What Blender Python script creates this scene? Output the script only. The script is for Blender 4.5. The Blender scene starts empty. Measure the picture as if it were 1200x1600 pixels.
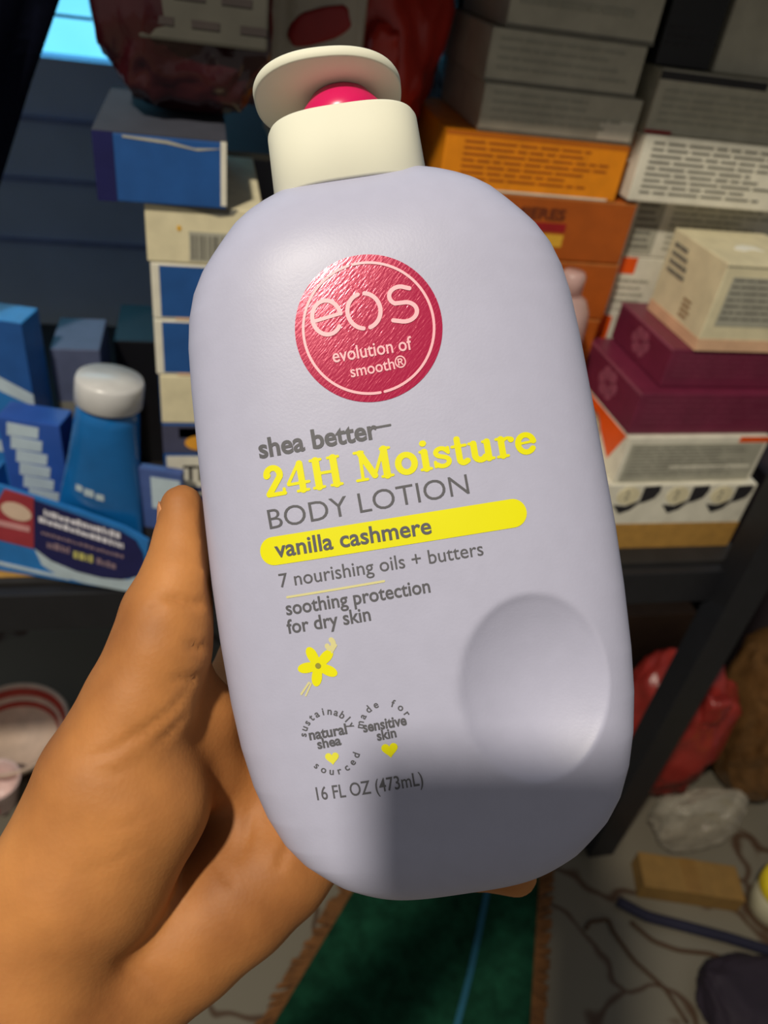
import bpy, bmesh, math, random
import numpy as np
from mathutils import Vector, Matrix, noise

random.seed(7)
S = bpy.context.scene
COL = S.collection

# ------------------------------------------------------------------ camera, light, exposure
RAD = math.pi / 180
PITCH, ROLL, YAW, FPX = 37 * RAD, 9 * RAD, 16 * RAD, 1200.0
CAM = Vector((0, 0, 1.35)); FZ = 0.40      # FZ: floor level
fh = Vector((math.sin(YAW), math.cos(YAW), 0)); rh = Vector((math.cos(YAW), -math.sin(YAW), 0)); UP = Vector((0, 0, 1))
FW = fh * math.cos(PITCH) - UP * math.sin(PITCH)
u0 = fh * math.sin(PITCH) + UP * math.cos(PITCH)
RT = rh * math.cos(ROLL) + u0 * math.sin(ROLL)
UPV = u0 * math.cos(ROLL) - rh * math.sin(ROLL)
CM = Matrix(((RT.x, UPV.x, -FW.x, CAM.x), (RT.y, UPV.y, -FW.y, CAM.y), (RT.z, UPV.z, -FW.z, CAM.z), (0, 0, 0, 1)))
cd = bpy.data.cameras.new('camera'); cam = bpy.data.objects.new('camera', cd); COL.objects.link(cam)
cam.matrix_world = CM
cd.sensor_width = 36; cd.lens = FPX / 1600 * 36; cd.clip_start = 0.01; cd.clip_end = 50
cd.dof.use_dof = True; cd.dof.focus_distance = 0.172; cd.dof.aperture_fstop = 17
S.camera = cam

def ray(x, y): return FW + RT * ((x - 600) / FPX) - UPV * ((y - 800) / FPX)
def onz(x, y, z):
    v = ray(x, y); return CAM + v * ((z - CAM.z) / v.z)
def ony(x, y, Y):
    v = ray(x, y); return CAM + v * ((Y - CAM.y) / v.y)

S.view_settings.view_transform = 'Standard'; S.view_settings.look = 'None'
S.view_settings.exposure = 0.0; S.view_settings.gamma = 1.0; S.view_settings.use_curve_mapping = False
w = bpy.data.worlds.new('dim_room_light'); S.world = w; w.use_nodes = True
w.node_tree.nodes['Background'].inputs[0].default_value = (1.0, 0.96, 0.90, 1)
w.node_tree.nodes['Background'].inputs[1].default_value = 0.17

LAMP = CM @ Vector((-0.34, 0.67, 1.20))
ld = bpy.data.lights.new('ceiling_bulb', 'POINT'); ld.energy = 108; ld.color = (1.0, 0.91, 0.76); ld.shadow_soft_size = 0.05
lo = bpy.data.objects.new('ceiling_bulb', ld); lo.location = LAMP; COL.objects.link(lo)

# ------------------------------------------------------------------ helpers
def lin(c):
    return tuple(((x / 255) / 12.92 if x / 255 <= 0.04045 else ((x / 255 + 0.055) / 1.055) ** 2.4) for x in c)

MATS = {}
def mat(name, rgb, rough=0.5, var=0.10, scale=60, bump=0.0, bscale=200, metal=0.0, spec=0.5, trans=0.0, alpha=1.0, coat=0.0):
    if name in MATS: return MATS[name]
    m = bpy.data.materials.new(name); m.use_nodes = True; MATS[name] = m
    nt = m.node_tree; b = nt.nodes['Principled BSDF']; c = lin(rgb)
    tc = nt.nodes.new('ShaderNodeTexCoord'); n = nt.nodes.new('ShaderNodeTexNoise')
    n.inputs['Scale'].default_value = scale; n.inputs['Detail'].default_value = 4
    nt.links.new(tc.outputs['Object'], n.inputs['Vector'])
    r = nt.nodes.new('ShaderNodeValToRGB')
    r.color_ramp.elements[0].position = 0.3; r.color_ramp.elements[1].position = 0.7
    r.color_ramp.elements[0].color = (*[x * (1 - var) for x in c], 1); r.color_ramp.elements[1].color = (*[min(1, x * (1 + var)) for x in c], 1)
    nt.links.new(n.outputs['Fac'], r.inputs['Fac']); nt.links.new(r.outputs['Color'], b.inputs['Base Color'])
    b.inputs['Roughness'].default_value = rough; b.inputs['Metallic'].default_value = metal
    b.inputs['Specular IOR Level'].default_value = spec; b.inputs['Transmission Weight'].default_value = trans
    b.inputs['Alpha'].default_value = alpha; b.inputs['Coat Weight'].default_value = coat
    if bump:
        n2 = nt.nodes.new('ShaderNodeTexNoise'); n2.inputs['Scale'].default_value = bscale; n2.inputs['Detail'].default_value = 6
        nt.links.new(tc.outputs['Object'], n2.inputs['Vector'])
        bp = nt.nodes.new('ShaderNodeBump'); bp.inputs['Strength'].default_value = bump; bp.inputs['Distance'].default_value = 0.002
        nt.links.new(n2.outputs['Fac'], bp.inputs['Height']); nt.links.new(bp.outputs['Normal'], b.inputs['Normal'])
    return m

def link_mesh(name, me, m=None, parent=None, smooth=False):
    o = bpy.data.objects.new(name, me); COL.objects.link(o)
    if m: me.materials.append(m)
    if smooth: me.polygons.foreach_set('use_smooth', [True] * len(me.polygons))
    if parent: o.parent = parent
    return o

def from_bm(name, bm, m=None, parent=None, smooth=False):
    me = bpy.data.meshes.new(name); bm.normal_update(); bm.to_mesh(me); bm.free()
    return link_mesh(name, me, m, parent, smooth)

def from_data(name, vs, fs, m=None, parent=None, smooth=False):
    me = bpy.data.meshes.new(name); me.from_pydata([tuple(v) for v in vs], [], [tuple(f) for f in fs]); me.update()
    return link_mesh(name, me, m, parent, smooth)

def tag(o, label, cat, group=None, kind=None):
    o['label'] = label; o['category'] = cat
    if group: o['group'] = group
    if kind: o['kind'] = kind
    return o

def empty(name, loc, rz=0.0):
    o = bpy.data.objects.new(name, None); COL.objects.link(o); o.location = loc; o.rotation_euler = (0, 0, rz)
    o.empty_display_size = 0.02
    return o

def struct(o):
    o['kind'] = 'structure'; return o

def add_box(bm, x0, x1, y0, y1, z0, z1, bev=0.0):
    r = bmesh.ops.create_cube(bm, size=1.0)
    for v in r['verts']:
        v.co = Vector((x0 + (v.co.x + .5) * (x1 - x0), y0 + (v.co.y + .5) * (y1 - y0), z0 + (v.co.z + .5) * (z1 - z0)))
    if bev:
        es = list({e for v in r['verts'] for e in v.link_edges})
        bmesh.ops.bevel(bm, geom=es, offset=bev, segments=2, affect='EDGES', profile=0.6)

def box_obj(name, dims, m, parent=None, bev=0.0):
    bm = bmesh.new(); add_box(bm, *dims, bev=bev); return from_bm(name, bm, m, parent)

def lathe(name, prof, m, parent=None, n=48, smooth=True, caps=True):
    vs, fs = [], []
    for r, z in prof:
        for k in range(n):
            a = 2 * math.pi * k / n; vs.append((r * math.cos(a), r * math.sin(a), z))
    for i in range(len(prof) - 1):
        for k in range(n):
            k2 = (k + 1) % n; fs.append((i * n + k, i * n + k2, (i + 1) * n + k2, (i + 1) * n + k))
    if caps: fs.append(tuple(reversed(range(n)))); fs.append(tuple((len(prof) - 1) * n + k for k in range(n)))
    return from_data(name, vs, fs, m, parent, smooth)

# ---- flat printing on a face of a carton.  A carton's local frame: x along its front, y into the shelf, z up, origin at base centre
EPS = 0.0003
def face_map(dims, face):
    wd, dp, ht = dims
    if face == 'front': return lambda a, b, t: (-wd / 2 + a * wd, -dp / 2 - t, b * ht), wd, ht
    if face == 'left': return lambda a, b, t: (-wd / 2 - t, dp / 2 - a * dp, b * ht), dp, ht
    if face == 'right': return lambda a, b, t: (wd / 2 + t, -dp / 2 + a * dp, b * ht), dp, ht
    return lambda a, b, t: (-wd / 2 + a * wd, -dp / 2 + b * dp, ht + t), wd, dp

def poly_panel(parent, name, face, pts, m, t=EPS):
    """a printed patch: a thin prism on the face, outline given in fractions of the face"""
    f, W, H = face_map(parent['_dims'], face)
    n = len(pts)
    vs = [f(a, b, t) for a, b in pts] + [f(a, b, -0.0002) for a, b in pts]
    fs = [tuple(range(n)), tuple(reversed(range(n, 2 * n)))] + [(i, n + i, n + (i + 1) % n, (i + 1) % n) for i in range(n)]
    o = from_data(name, vs, fs, m, parent)
    return o

def panel(parent, name, face, a0, b0, a1, b1, m, t=EPS):
    return poly_panel(parent, name, face, [(a0, b0), (a1, b0), (a1, b1), (a0, b1)], m, t)

def disc_pts(ca, cb, ra, rb, n=32): return [(ca + ra * math.cos(2 * math.pi * k / n), cb + rb * math.sin(2 * math.pi * k / n)) for k in range(n)]

def bars(parent, name, face, a0, b0, a1, b1, rows, m, fill=0.5, t=2 * EPS, wordy=True, seed=1, vertical=False):
    """illegible small print, one mesh: rows of word-length strokes"""
    rnd = random.Random(seed); f, W, H = face_map(parent['_dims'], face); vs, fs = [], []
    def quad(p, q, r, s):
        k = len(vs); vs.extend([f(*p, t), f(*q, t), f(*r, t), f(*s, t)]); fs.append((k, k + 1, k + 2, k + 3))
    for i in range(rows):
        if vertical:
            x0 = a0 + (a1 - a0) * i / rows; x1 = x0 + (a1 - a0) / rows * rnd.uniform(0.25, 0.85)
            quad((x0, b0), (x1, b0), (x1, b1), (x0, b1)); continue
        bt = b1 - (b1 - b0) * i / rows; bb = bt - (b1 - b0) / rows * fill
        x = a0; end = a1 - (a1 - a0) * (rnd.uniform(0, .35) if wordy else 0)
        while x < end - 1e-6:
            l = rnd.uniform(0.05, 0.2) * (a1 - a0) if wordy else (a1 - a0)
            l = min(l, end - x); quad((x, bb), (x + l, bb), (x + l, bt), (x, bt)); x += l + 0.018 * (a1 - a0)
    return from_data(name, vs, fs, m, parent)

def text_mesh(s, offset=0.0):
    c = bpy.data.curves.new('lettering', 'FONT'); c.body = s; c.offset = offset; c.resolution_u = 4
    o = bpy.data.objects.new('lettering', c); COL.objects.link(o)
    dg = bpy.context.evaluated_depsgraph_get(); me = bpy.data.meshes.new_from_object(o.evaluated_get(dg))
    vs = [tuple(v.co) for v in me.vertices]; fs = [tuple(p.vertices) for p in me.polygons]
    bpy.data.objects.remove(o); bpy.data.curves.remove(c); bpy.data.meshes.remove(me)
    x0 = min(v[0] for v in vs); x1 = max(v[0] for v in vs)
    return [(v[0] - x0, v[1]) for v in vs], fs, x1 - x0

def face_text(parent, name, face, s, a0, b0, a1, hfrac, m, offset=0.02, t=2 * EPS):
    f, W, H = face_map(parent['_dims'], face); vs, fs, wd = text_mesh(s, offset)
    return from_data(name, [f(a0 + x / wd * (a1 - a0), b0 + y / 0.72 * hfrac, t) for x, y in vs], fs, m, parent)

def carton(name, label, cat, x0, x1, y0, depth, z0, z1, m, yaw=0.0, group=None, bev=0.0012, pivot='left'):
    """a carton standing with its front lower left (or right) corner at (x0, y0)"""
    wd, ht = x1 - x0, z1 - z0
    bm = bmesh.new(); add_box(bm, -wd / 2, wd / 2, -depth / 2, depth / 2, 0, ht, bev=bev)
    o = from_bm(name, bm, m)
    R = Matrix.Rotation(yaw, 3, 'Z'); off = R @ Vector((wd / 2, depth / 2, 0))
    o.location = Vector((x0, y0, z0)) + off; o.rotation_euler = (0, 0, yaw)
    o['_dims'] = (wd, depth, ht)
    tag(o, label, cat, group)
    return o

# ------------------------------------------------------------------ materials
M_white = mat('white_card', (226, 222, 205), 0.6)
M_cream = mat('cream_card', (226, 216, 180), 0.6)
M_grey = mat('grey_print', (120, 118, 108), 0.7)
M_midgrey = mat('pale_grey_print', (172, 170, 154), 0.7)
M_dark = mat('dark_print', (38, 36, 40), 0.6)
M_blue = mat('blue_card', (34, 84, 150), 0.42)
M_navy = mat('navy_card', (26, 28, 82), 0.4)
M_skyblue = mat('sky_blue_card', (40, 118, 190), 0.35)
M_teal = mat('teal_blue_plastic', (18, 100, 168), 0.22, var=0.15, scale=30, coat=0.3)
M_amber = mat('amber_card', (236, 142, 8), 0.5)
M_amberdk = mat('amber_print', (160, 78, 6), 0.6)
M_rust = mat('rust_card', (172, 84, 16), 0.5)
M_rustdk = mat('rust_print', (96, 38, 12), 0.6)
M_crimson = mat('crimson_print', (150, 22, 26), 0.5)
M_yellow = mat('yellow_print', (222, 172, 52), 0.5)
M_orange = mat('orange_print', (238, 88, 10), 0.5)
M_plum = mat('plum_card', (112, 38, 64), 0.4)
M_plumlt = mat('plum_print', (150, 78, 100), 0.5)
M_pinkprint = mat('peach_print', (226, 184, 148), 0.6)
M_kraft = mat('kraft_card', (178, 134, 62), 0.75, var=0.12, scale=120)
M_black = mat('black_paint', (18, 18, 22), 0.45)
M_steel = mat('dark_rack_metal', (26, 27, 32), 0.5, bump=0.1)
M_board = mat('dark_shelf_board', (34, 32, 32), 0.7, var=0.2, scale=40)
M_maroon = mat('maroon_plastic', (50, 15, 20), 0.2, var=0.2, scale=20, bump=0.5, bscale=60, coat=0.4)
M_redbag = mat('red_plastic', (196, 52, 40), 0.28, var=0.18, scale=25, bump=0.5, bscale=70)
M_dullwhite = mat('dull_white_card', (190, 186, 168), 0.6)

# ------------------------------------------------------------------ the setting
def wall_mat():
    m = mat('slate_panel_paint', (176, 206, 244), 0.6, var=0.10, scale=8)
    return m
struct(box_obj('wall_back', (-2.2, 2.6, 1.02, 1.12, FZ, 1.19), wall_mat()))
wb = bpy.data.objects['wall_back']
struct(box_obj('wall_back_upper', (-0.02, 2.6, 1.02, 1.12, 1.19, 2.7), wall_mat()))
struct(box_obj('wall_left', (-2.2, -0.50, 1.02, 1.12, 1.19, 2.7), wall_mat()))
struct(box_obj('wall_header', (-0.50, -0.02, 1.02, 1.12, 1.75, 2.7), wall_mat()))
M_seam = mat('seam_paint', (130, 154, 205), 0.7)  # seam strips in a deeper blue than the wall
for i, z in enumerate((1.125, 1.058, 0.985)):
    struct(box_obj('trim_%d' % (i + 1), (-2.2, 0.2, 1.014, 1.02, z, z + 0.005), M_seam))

# window: daylight behind a barred pane
wf = empty('window_1', (-0.26, 1.06, 1.19)); struct(wf)
def emis(name, rgb, s):
    m = bpy.data.materials.new(name); m.use_nodes = True; nt = m.node_tree; b = nt.nodes['Principled BSDF']
    n = nt.nodes.new('ShaderNodeTexNoise'); n.inputs['Scale'].default_value = 9
    tc = nt.nodes.new('ShaderNodeTexCoord'); nt.links.new(tc.outputs['Object'], n.inputs['Vector'])
    r = nt.nodes.new('ShaderNodeValToRGB'); c = lin(rgb)
    r.color_ramp.elements[0].position = 0.35; r.color_ramp.elements[1].position = 0.65
    r.color_ramp.elements[0].color = (c[0] * .75, c[1] * .85, c[2] * .95, 1); r.color_ramp.elements[1].color = (*c, 1)
    nt.links.new(n.outputs['Fac'], r.inputs['Fac']); nt.links.new(r.outputs['Color'], b.inputs['Emission Color'])
    b.inputs['Emission Strength'].default_value = s; b.inputs['Base Color'].default_value = (0.3, 0.5, 0.6, 1); b.inputs['Roughness'].default_value = 0.15
    return m
struct(box_obj('window_pane', (-0.24, 0.24, -0.004, 0.004, 0.0, 0.56), emis('daylit_glass', (112, 214, 250), 1.35), wf))
bm = bmesh.new()
M_frame = mat('window_frame_paint', (120, 170, 205), 0.5)
for z in (0.036, 0.30): add_box(bm, -0.24, 0.24, -0.010, -0.004, z, z + 0.003)
add_box(bm, 0.165, 0.170, -0.010, -0.004, 0, 0.56); add_box(bm, -0.24, -0.23, -0.012, -0.004, 0, 0.56); add_box(bm, 0.23, 0.24, -0.012, -0.004, 0, 0.56)
struct(from_bm('window_frame', bm, M_frame, wf))

# floor: pale stone with brown veining
def floor_mat():
    m = bpy.data.materials.new('veined_stone_floor'); m.use_nodes = True; nt = m.node_tree; b = nt.nodes['Principled BSDF']
    tc = nt.nodes.new('ShaderNodeTexCoord'); mp = nt.nodes.new('ShaderNodeMapping'); nt.links.new(tc.outputs['Object'], mp.inputs['Vector'])
    n = nt.nodes.new('ShaderNodeTexNoise'); n.inputs['Scale'].default_value = 5; n.inputs['Detail'].default_value = 3
    nt.links.new(mp.outputs['Vector'], n.inputs['Vector'])
    mx = nt.nodes.new('ShaderNodeMixRGB'); mx.inputs['Fac'].default_value = 0.22
    nt.links.new(mp.outputs['Vector'], mx.inputs['Color1']); nt.links.new(n.outputs['Color'], mx.inputs['Color2'])
    v = nt.nodes.new('ShaderNodeTexVoronoi'); v.feature = 'DISTANCE_TO_EDGE'; v.inputs['Scale'].default_value = 5.0
    nt.links.new(mx.outputs['Color'], v.inputs['Vector'])
    r = nt.nodes.new('ShaderNodeValToRGB'); r.color_ramp.elements[0].position = 0.006; r.color_ramp.elements[1].position = 0.022
    r.color_ramp.elements[0].color = (*lin((74, 52, 34)), 1); r.color_ramp.elements[1].color = (*lin((116, 110, 96)), 1)
    nt.links.new(v.outputs['Distance'], r.inputs['Fac']); nt.links.new(r.outputs['Color'], b.inputs['Base Color'])
    b.inputs['Roughness'].default_value = 0.55
    return m
struct(box_obj('floor', (-2.2, 2.6, -1.5, 1.12, FZ - 0.06, FZ), floor_mat()))

# ------------------------------------------------------------------ the rack
SH = 0.90; UPY = 0.485
rk = empty('storage_rack', (0.07, 0.72, 0)); tag(rk, 'dark metal storage rack carrying the stacked cartons', 'rack')
def rk_box(name, x0, x1, y0, y1, z0, z1, m, bev=0.001):
    return box_obj(name, (x0 - .07, x1 - .07, y0 - .72, y1 - .72, z0, z1), m, rk, bev)
rk_box('shelf_board', -0.40, 0.515, 0.49, 0.97, SH - 0.034, SH, M_board)
rk_box('upper_shelf_board', -0.40, 0.515, UPY, 0.97, 1.405, 1.43, M_board)
for x, y in ((0.487, 0.486), (-0.40, 0.486), (0.487, 0.945), (-0.40, 0.945)):
    rk_box('post', x, x + 0.036, y - 0.031, y, FZ + 0.0005, 1.62, M_steel)
rk_box('shelf_rail', -0.40, 0.53, 0.478, 0.489, SH - 0.044, SH - 0.004, M_steel)

# ------------------------------------------------------------------ right hand stacks
YF = 0.515
# white-and-kraft carton with black blots
c = carton('carton', 'white and tan carton printed with black blots, lowest of the right-hand stack', 'box', 0.30, 0.508, 0.512, 0.105, SH, 0.976, M_white)
panel(c, 'kraft_band', 'front', 0, 0, 1, 0.40, M_kraft)
for k, ca in enumerate((0.40, 0.645, 0.87)):
    g = poly_panel(c, 'black_blot', 'front', [(ca - .095, .70), (ca - .03, .68), (ca + 0.0, .72), (ca + .03, .76), (ca + .03, .97), (ca + .11, .99), (ca + .115, .90), (ca + .10, .80), (ca + .06, .74), (ca + .03, .72), (ca + .0, .62), (ca - .05, .56)], M_dark)
    poly_panel(c, 'cream_blot', 'front', disc_pts(ca - 0.035, 0.84, 0.055, 0.13), M_cream, 2 * EPS)
    face_text(c, 'small_print', 'front', 'D', ca - 0.05, 0.78, ca - 0.035, 0.14, M_grey, t=3 * EPS)

# white box with orange corner
def orange_corner_box(name, label, x0, x1, y0, d, z0, z1, yaw=0.0, small=False, group=None):
    c = carton(name, label, 'box', x0, x1, y0, d, z0, z1, M_white, yaw, group)
    return c
c = orange_corner_box('medicine_box', 'white box with orange corner triangle below the two plum boxes', 0.358, 0.503, YF, 0.112, 0.9765, 1.0245, 0.03)
poly_panel(c, 'orange_triangle', 'left', [(0.10, 0.96), (0.95, 0.96), (0.80, 0.25), (0.55, 0.62)], M_orange)
poly_panel(c, 'round_emblem', 'left', disc_pts(0.42, 0.45, 0.17, 0.34), M_midgrey)
poly_panel(c, 'emblem_centre', 'left', disc_pts(0.42, 0.45, 0.12, 0.25), M_cream, 2 * EPS)
panel(c, 'grey_text_panel', 'front', 0.03, 0.02, 0.97, 0.86, M_midgrey)
bars(c, 'small_print', 'front', 0.06, 0.10, 0.94, 0.78, 9, M_grey, 0.22, seed=4)
panel(c, 'pale_rule', 'front', 0.35, 0.30, 0.94, 0.36, M_white, 2 * EPS)
panel(c, 'orange_corner', 'front', 0.78, 0.88, 1.0, 1.0, M_orange)

def plum(label, x0, x1, y0, d, z0, z1, yaw):
    c = carton('plum_box', label, 'box', x0, x1, y0, d, z0, z1, M_plum, yaw, 'plum boxes on the right-hand stack')
    for k in range(6):
        a = k * math.pi / 3
        poly_panel(c, 'flower_emblem', 'left', disc_pts(0.5 + 0.10 * math.cos(a), 0.52 + 0.22 * math.sin(a), 0.06, 0.15, 12), M_plumlt)
    bars(c, 'small_print', 'front', 0.05, 0.2, 0.95, 0.85, 5, M_plumlt, 0.12, seed=8)
    panel(c, 'worn_edge', 'left', 0, 0.94, 1, 1, M_plumlt)
    return c
plum('plum box with a flower emblem on its end, upon the white orange-cornered box', 0.357, 0.512, 0.520, 0.108, 1.025, 1.0655, 0.03)
plum('upper plum box, set back under the cream cube box', 0.379, 0.52, 0.532, 0.098, 1.066, 1.1015, 0.02)
c = carton('cream_box', 'cream cube box with peach base band on top of the plum boxes', 'box', 0.397, 0.487, 0.530, 0.085, 1.102, 1.176, M_cream, 0.02)
panel(c, 'peach_band', 'front', 0, 0, 1, 0.14, M_pinkprint); panel(c, 'peach_band', 'left', 0, 0, 1, 0.14, M_pinkprint)
panel(c, 'grey_text_panel', 'front', 0.10, 0.30, 0.97, 0.86, M_midgrey); bars(c, 'small_print', 'front', 0.12, 0.33, 0.95, 0.84, 7, M_grey, 0.3, seed=3)
bars(c, 'brown_lettering', 'left', 0.10, 0.50, 0.48, 0.88, 4, M_grey, 0.55, seed=2)
bars(c, 'stamped_code', 'left', 0.55, 0.18, 0.75, 0.42, 4, mat('tan_print', (150, 116, 80)), 0.5, seed=6)
poly_panel(c, 'white_emblem', 'top', [(0.30, .42), (.40, .38), (.50, .44), (.62, .40), (.58, .52), (.47, .56), (.38, .52)], mat('bright_white_print', (250, 248, 235)))
panel(c, 'lid_fold', 'front', 0, 0.965, 1, 0.975, M_grey)

# rust and amber stack behind
YB = 0.62
G = 'rust coloured cartons stacked behind the bottle'
zs = [(1.1395, 1.191), (1.0875, 1.1385), (1.035, 1.0865), (0.968, 1.034), (SH, 0.967)]
lab = ['rust carton with crimson and yellow bands under the amber carton', 'plain rust carton second below the amber carton', 'plain rust carton third below the amber carton',
       'plain rust carton fourth below the amber carton', 'plain rust carton standing on the shelf board']
for i, (za, zb) in enumerate(zs):
    c = carton('rust_box', lab[i], 'box', 0.20, 0.352 + (0.004, 0.005, 0.003, 0, 0)[i], YB, 0.14, za, zb, M_rust, 0.0, G)
    panel(c, 'crease', 'front', 0.0, 0.97, 1, 1.0, mat('rust_edge', (200, 122, 60)))
    if i == 0:
        face_text(c, 'dark_lettering', 'front', 'LUMIERES', 0.18, 0.66, 0.60, 0.17, M_rustdk, 0.03)
        panel(c, 'crimson_band', 'front', 0.22, 0.46, 0.62, 0.60, M_crimson); panel(c, 'yellow_band', 'front', 0.30, 0.22, 0.62, 0.42, M_yellow)
c = carton('amber_box', 'amber carton with lines of dark text above the rust cartons', 'box', 0.180, 0.334, YB, 0.13, 1.1915, 1.234, M_amber)
bars(c, 'dark_lettering', 'front', 0.10, 0.12, 0.92, 0.86, 7, M_amberdk, 0.30, seed=11)
panel(c, 'white_edge', 'front', 0.15, 0.0, 0.95, 0.035, M_white)
panel(c, 'orange_edge', 'front', 0, 0.93, 1, 1, mat('deep_amber_print', (196, 104, 10)))
# dim pale cartons on the amber one
G = 'pale cartons stacked above the amber carton'
for i, (x0, x1, za, zb, l) in enumerate(((0.205, 0.336, 1.2345, 1.2675, 'dim pale carton resting directly on the amber carton'),
                                         (0.203, 0.327, 1.268, 1.303, 'dim pale carton with text lines, second above the amber carton'),
                                         (0.212, 0.330, 1.3035, 1.345, 'dim pale carton at the top edge of the photo above the amber carton'))):
    c = carton('pale_box', l, 'box', x0, x1, YB + 0.004, 0.12, za, zb, M_dullwhite, 0, G)
    bars(c, 'small_print', 'front', 0.06, 0.15, 0.92, 0.85, 4 if i < 2 else 2, M_midgrey, 0.35, seed=20 + i)
    panel(c, 'grey_edge', 'front', 0, 0, 1, 0.07, M_grey)
    if i == 0: panel(c, 'barcode_panel', 'front', 0.76, 0.05, 0.98, 0.5, M_white)

# white text cartons to the right of them
G = 'white text-covered cartons right of the amber carton'
c = carton('white_box', 'white carton covered in text lines right of the amber carton', 'box', 0.343, 0.505, YB - 0.004, 0.14, 1.1945, 1.245, M_white, 0, G)
bars(c, 'small_print', 'front', 0.05, 0.08, 0.97, 0.92, 9, M_grey, 0.36, seed=31)
for i, (za, zb, l) in enumerate(((1.1405, 1.194, 'white carton with grey text panel beside the banded rust carton'), (1.0885, 1.140, 'white carton with small orange mark, behind the cream cube box'),
                                 (1.03, 1.088, 'white carton with orange stripe behind the plum boxes'), (SH, 1.0295, 'white carton at the bottom of the rear right stack'))):
    c = carton('white_box', l, 'box', 0.366, 0.512, YB + 0.02, 0.12, za, zb, M_white, 0, G)
    if i == 0:
        panel(c, 'grey_text_panel', 'front', 0.02, 0.05, 0.20, 0.92, M_midgrey); bars(c, 'small_print', 'front', 0.03, 0.1, 0.19, 0.88, 7, M_grey, 0.5, seed=33)
        bars(c, 'small_print', 'front', 0.26, 0.1, 0.95, 0.88, 8, M_midgrey, 0.4, seed=36)
    if i == 1:
        panel(c, 'orange_mark', 'front', 0.02, 0.70, 0.13, 0.99, M_orange); bars(c, 'small_print', 'front', 0.03, 0.1, 0.30, 0.6, 4, M_midgrey, 0.4, seed=34)
    if i == 2: poly_panel(c, 'orange_mark', 'front', [(0.0, 0.2), (0.08, 0.5), (0.08, 0.9), (0.0, 0.95)], M_orange)
c = carton('pale_box', 'dim pale carton on the white text carton at upper right', 'box', 0.343, 0.500, YB + 0.002, 0.13, 1.2455, 1.291, M_dullwhite, 0, 'pale cartons at upper right')
bars(c, 'small_print', 'front', 0.05, 0.12, 0.94, 0.7, 5, M_midgrey, 0.4, seed=41); panel(c, 'dark_edge', 'front', 0.0, 0.84, 0.6, 0.97, M_dark)
panel(c, 'red_mark', 'front', 0.0, 0.0, 0.15, 0.06, M_crimson)
c = carton('black_box', 'small black box at the top edge on the upper right carton', 'box', 0.339, 0.385, YB + 0.01, 0.09, 1.2915, 1.345, M_black)
bars(c, 'small_print', 'front', 0.1, 0.2, 0.9, 0.5, 3, M_dark, 0.4, seed=42)
c = carton('pale_box', 'dim pale box beside the small black box at upper right', 'box', 0.390, 0.46, YB + 0.01, 0.09, 1.2915, 1.345, M_dullwhite, 0, 'pale cartons at upper right')

# frosted pink bottle just behind the lotion's right edge
fb = empty('frosted_bottle', (0.296, 0.580, SH)); tag(fb, 'pale pink frosted plastic bottle peeking out behind the lotion bottle', 'bottle')
M_frost = mat('frosted_pink_plastic', (226, 190, 184), 0.35, trans=0.35)
lathe('body', [(0.0, 0), (0.020, 0.0), (0.022, 0.003), (0.022, 0.20), (0.021, 0.212), (0.016, 0.222), (0.010, 0.226)], M_frost, fb)
lathe('cap', [(0.0, 0.226), (0.0102, 0.2262), (0.0102, 0.242), (0.008, 0.245)], M_frost, fb)

# ------------------------------------------------------------------ left hand stack
YL = 0.50
c = carton('white_box', 'cream carton with a large barcode over the two blue boxes', 'box', -0.037, 0.035, YL, 0.13, 1.163, 1.199, M_cream)
panel(c, 'barcode_patch', 'front', 0.36, 0.06, 0.92, 0.58, M_midgrey); bars(c, 'barcode', 'front', 0.38, 0.10, 0.90, 0.52, 14, M_grey, vertical=True, seed=50)
poly_panel(c, 'torn_flap', 'front', [(0.02, 1.0), (0.35, 0.96), (0.62, 0.86), (0.74, 0.90), (0.78, 1.0)], M_grey)
poly_panel(c, 'yellow_mark', 'front', disc_pts(0.28, 0.62, 0.02, 0.05, 10), M_yellow)
G = 'blue boxes stacked under the barcode carton'
for za, zb, l in ((1.1245, 1.1625, 'blue box with white border directly under the barcode carton'), (1.083, 1.124, 'blue box second below the barcode carton')):
    c = carton('blue_box', l, 'box', -0.0355, 0.060, YL, 0.13, za, zb, M_white, 0, G)
    panel(c, 'blue_face', 'front', 0.055, 0.05, 0.98, 0.96, M_blue)
    panel(c, 'tan_edge', 'front', 0.15, 0.0, 0.9, 0.035, M_pinkprint)
c = carton('white_box', 'plain cream carton below the two blue boxes', 'box', -0.034, 0.060, YL, 0.13, 1.0435, 1.0825, M_cream)
panel(c, 'grey_code', 'front', 0.38, 0.08, 0.52, 0.55, M_midgrey); panel(c, 'blue_edge', 'left', 0, 0, 1, 1, M_blue)
c = carton('medicine_box', 'blue and white box with white name label just above the thumb', 'box', -0.034, 0.065, YL, 0.13, SH, 1.043, M_blue)
panel(c, 'dark_strip', 'front', 0.0, 0.82, 1, 0.99, mat('slate_print', (70, 72, 96))); panel(c, 'cream_strip', 'front', 0.12, 0.915, 1, 0.975, M_cream)
poly_panel(c, 'orange_oval', 'front', disc_pts(0.28, 0.885, 0.12, 0.045), mat('golden_print', (228, 160, 50)), 2 * EPS)
panel(c, 'white_label', 'front', 0.02, 0.60, 0.98, 0.80, M_white); face_text(c, 'label_lettering', 'front', 'Ther', 0.14, 0.645, 0.50, 0.10, M_dark, 0.02)
panel(c, 'navy_strip', 'front', 0.0, 0.50, 1, 0.59, M_navy); panel(c, 'pale_rule', 'front', 0.1, 0.545, 1, 0.565, M_midgrey, 2 * EPS)
panel(c, 'pale_blue_band', 'front', 0.1, 0.32, 1, 0.42, mat('pale_blue_print', (120, 150, 215)))
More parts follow.
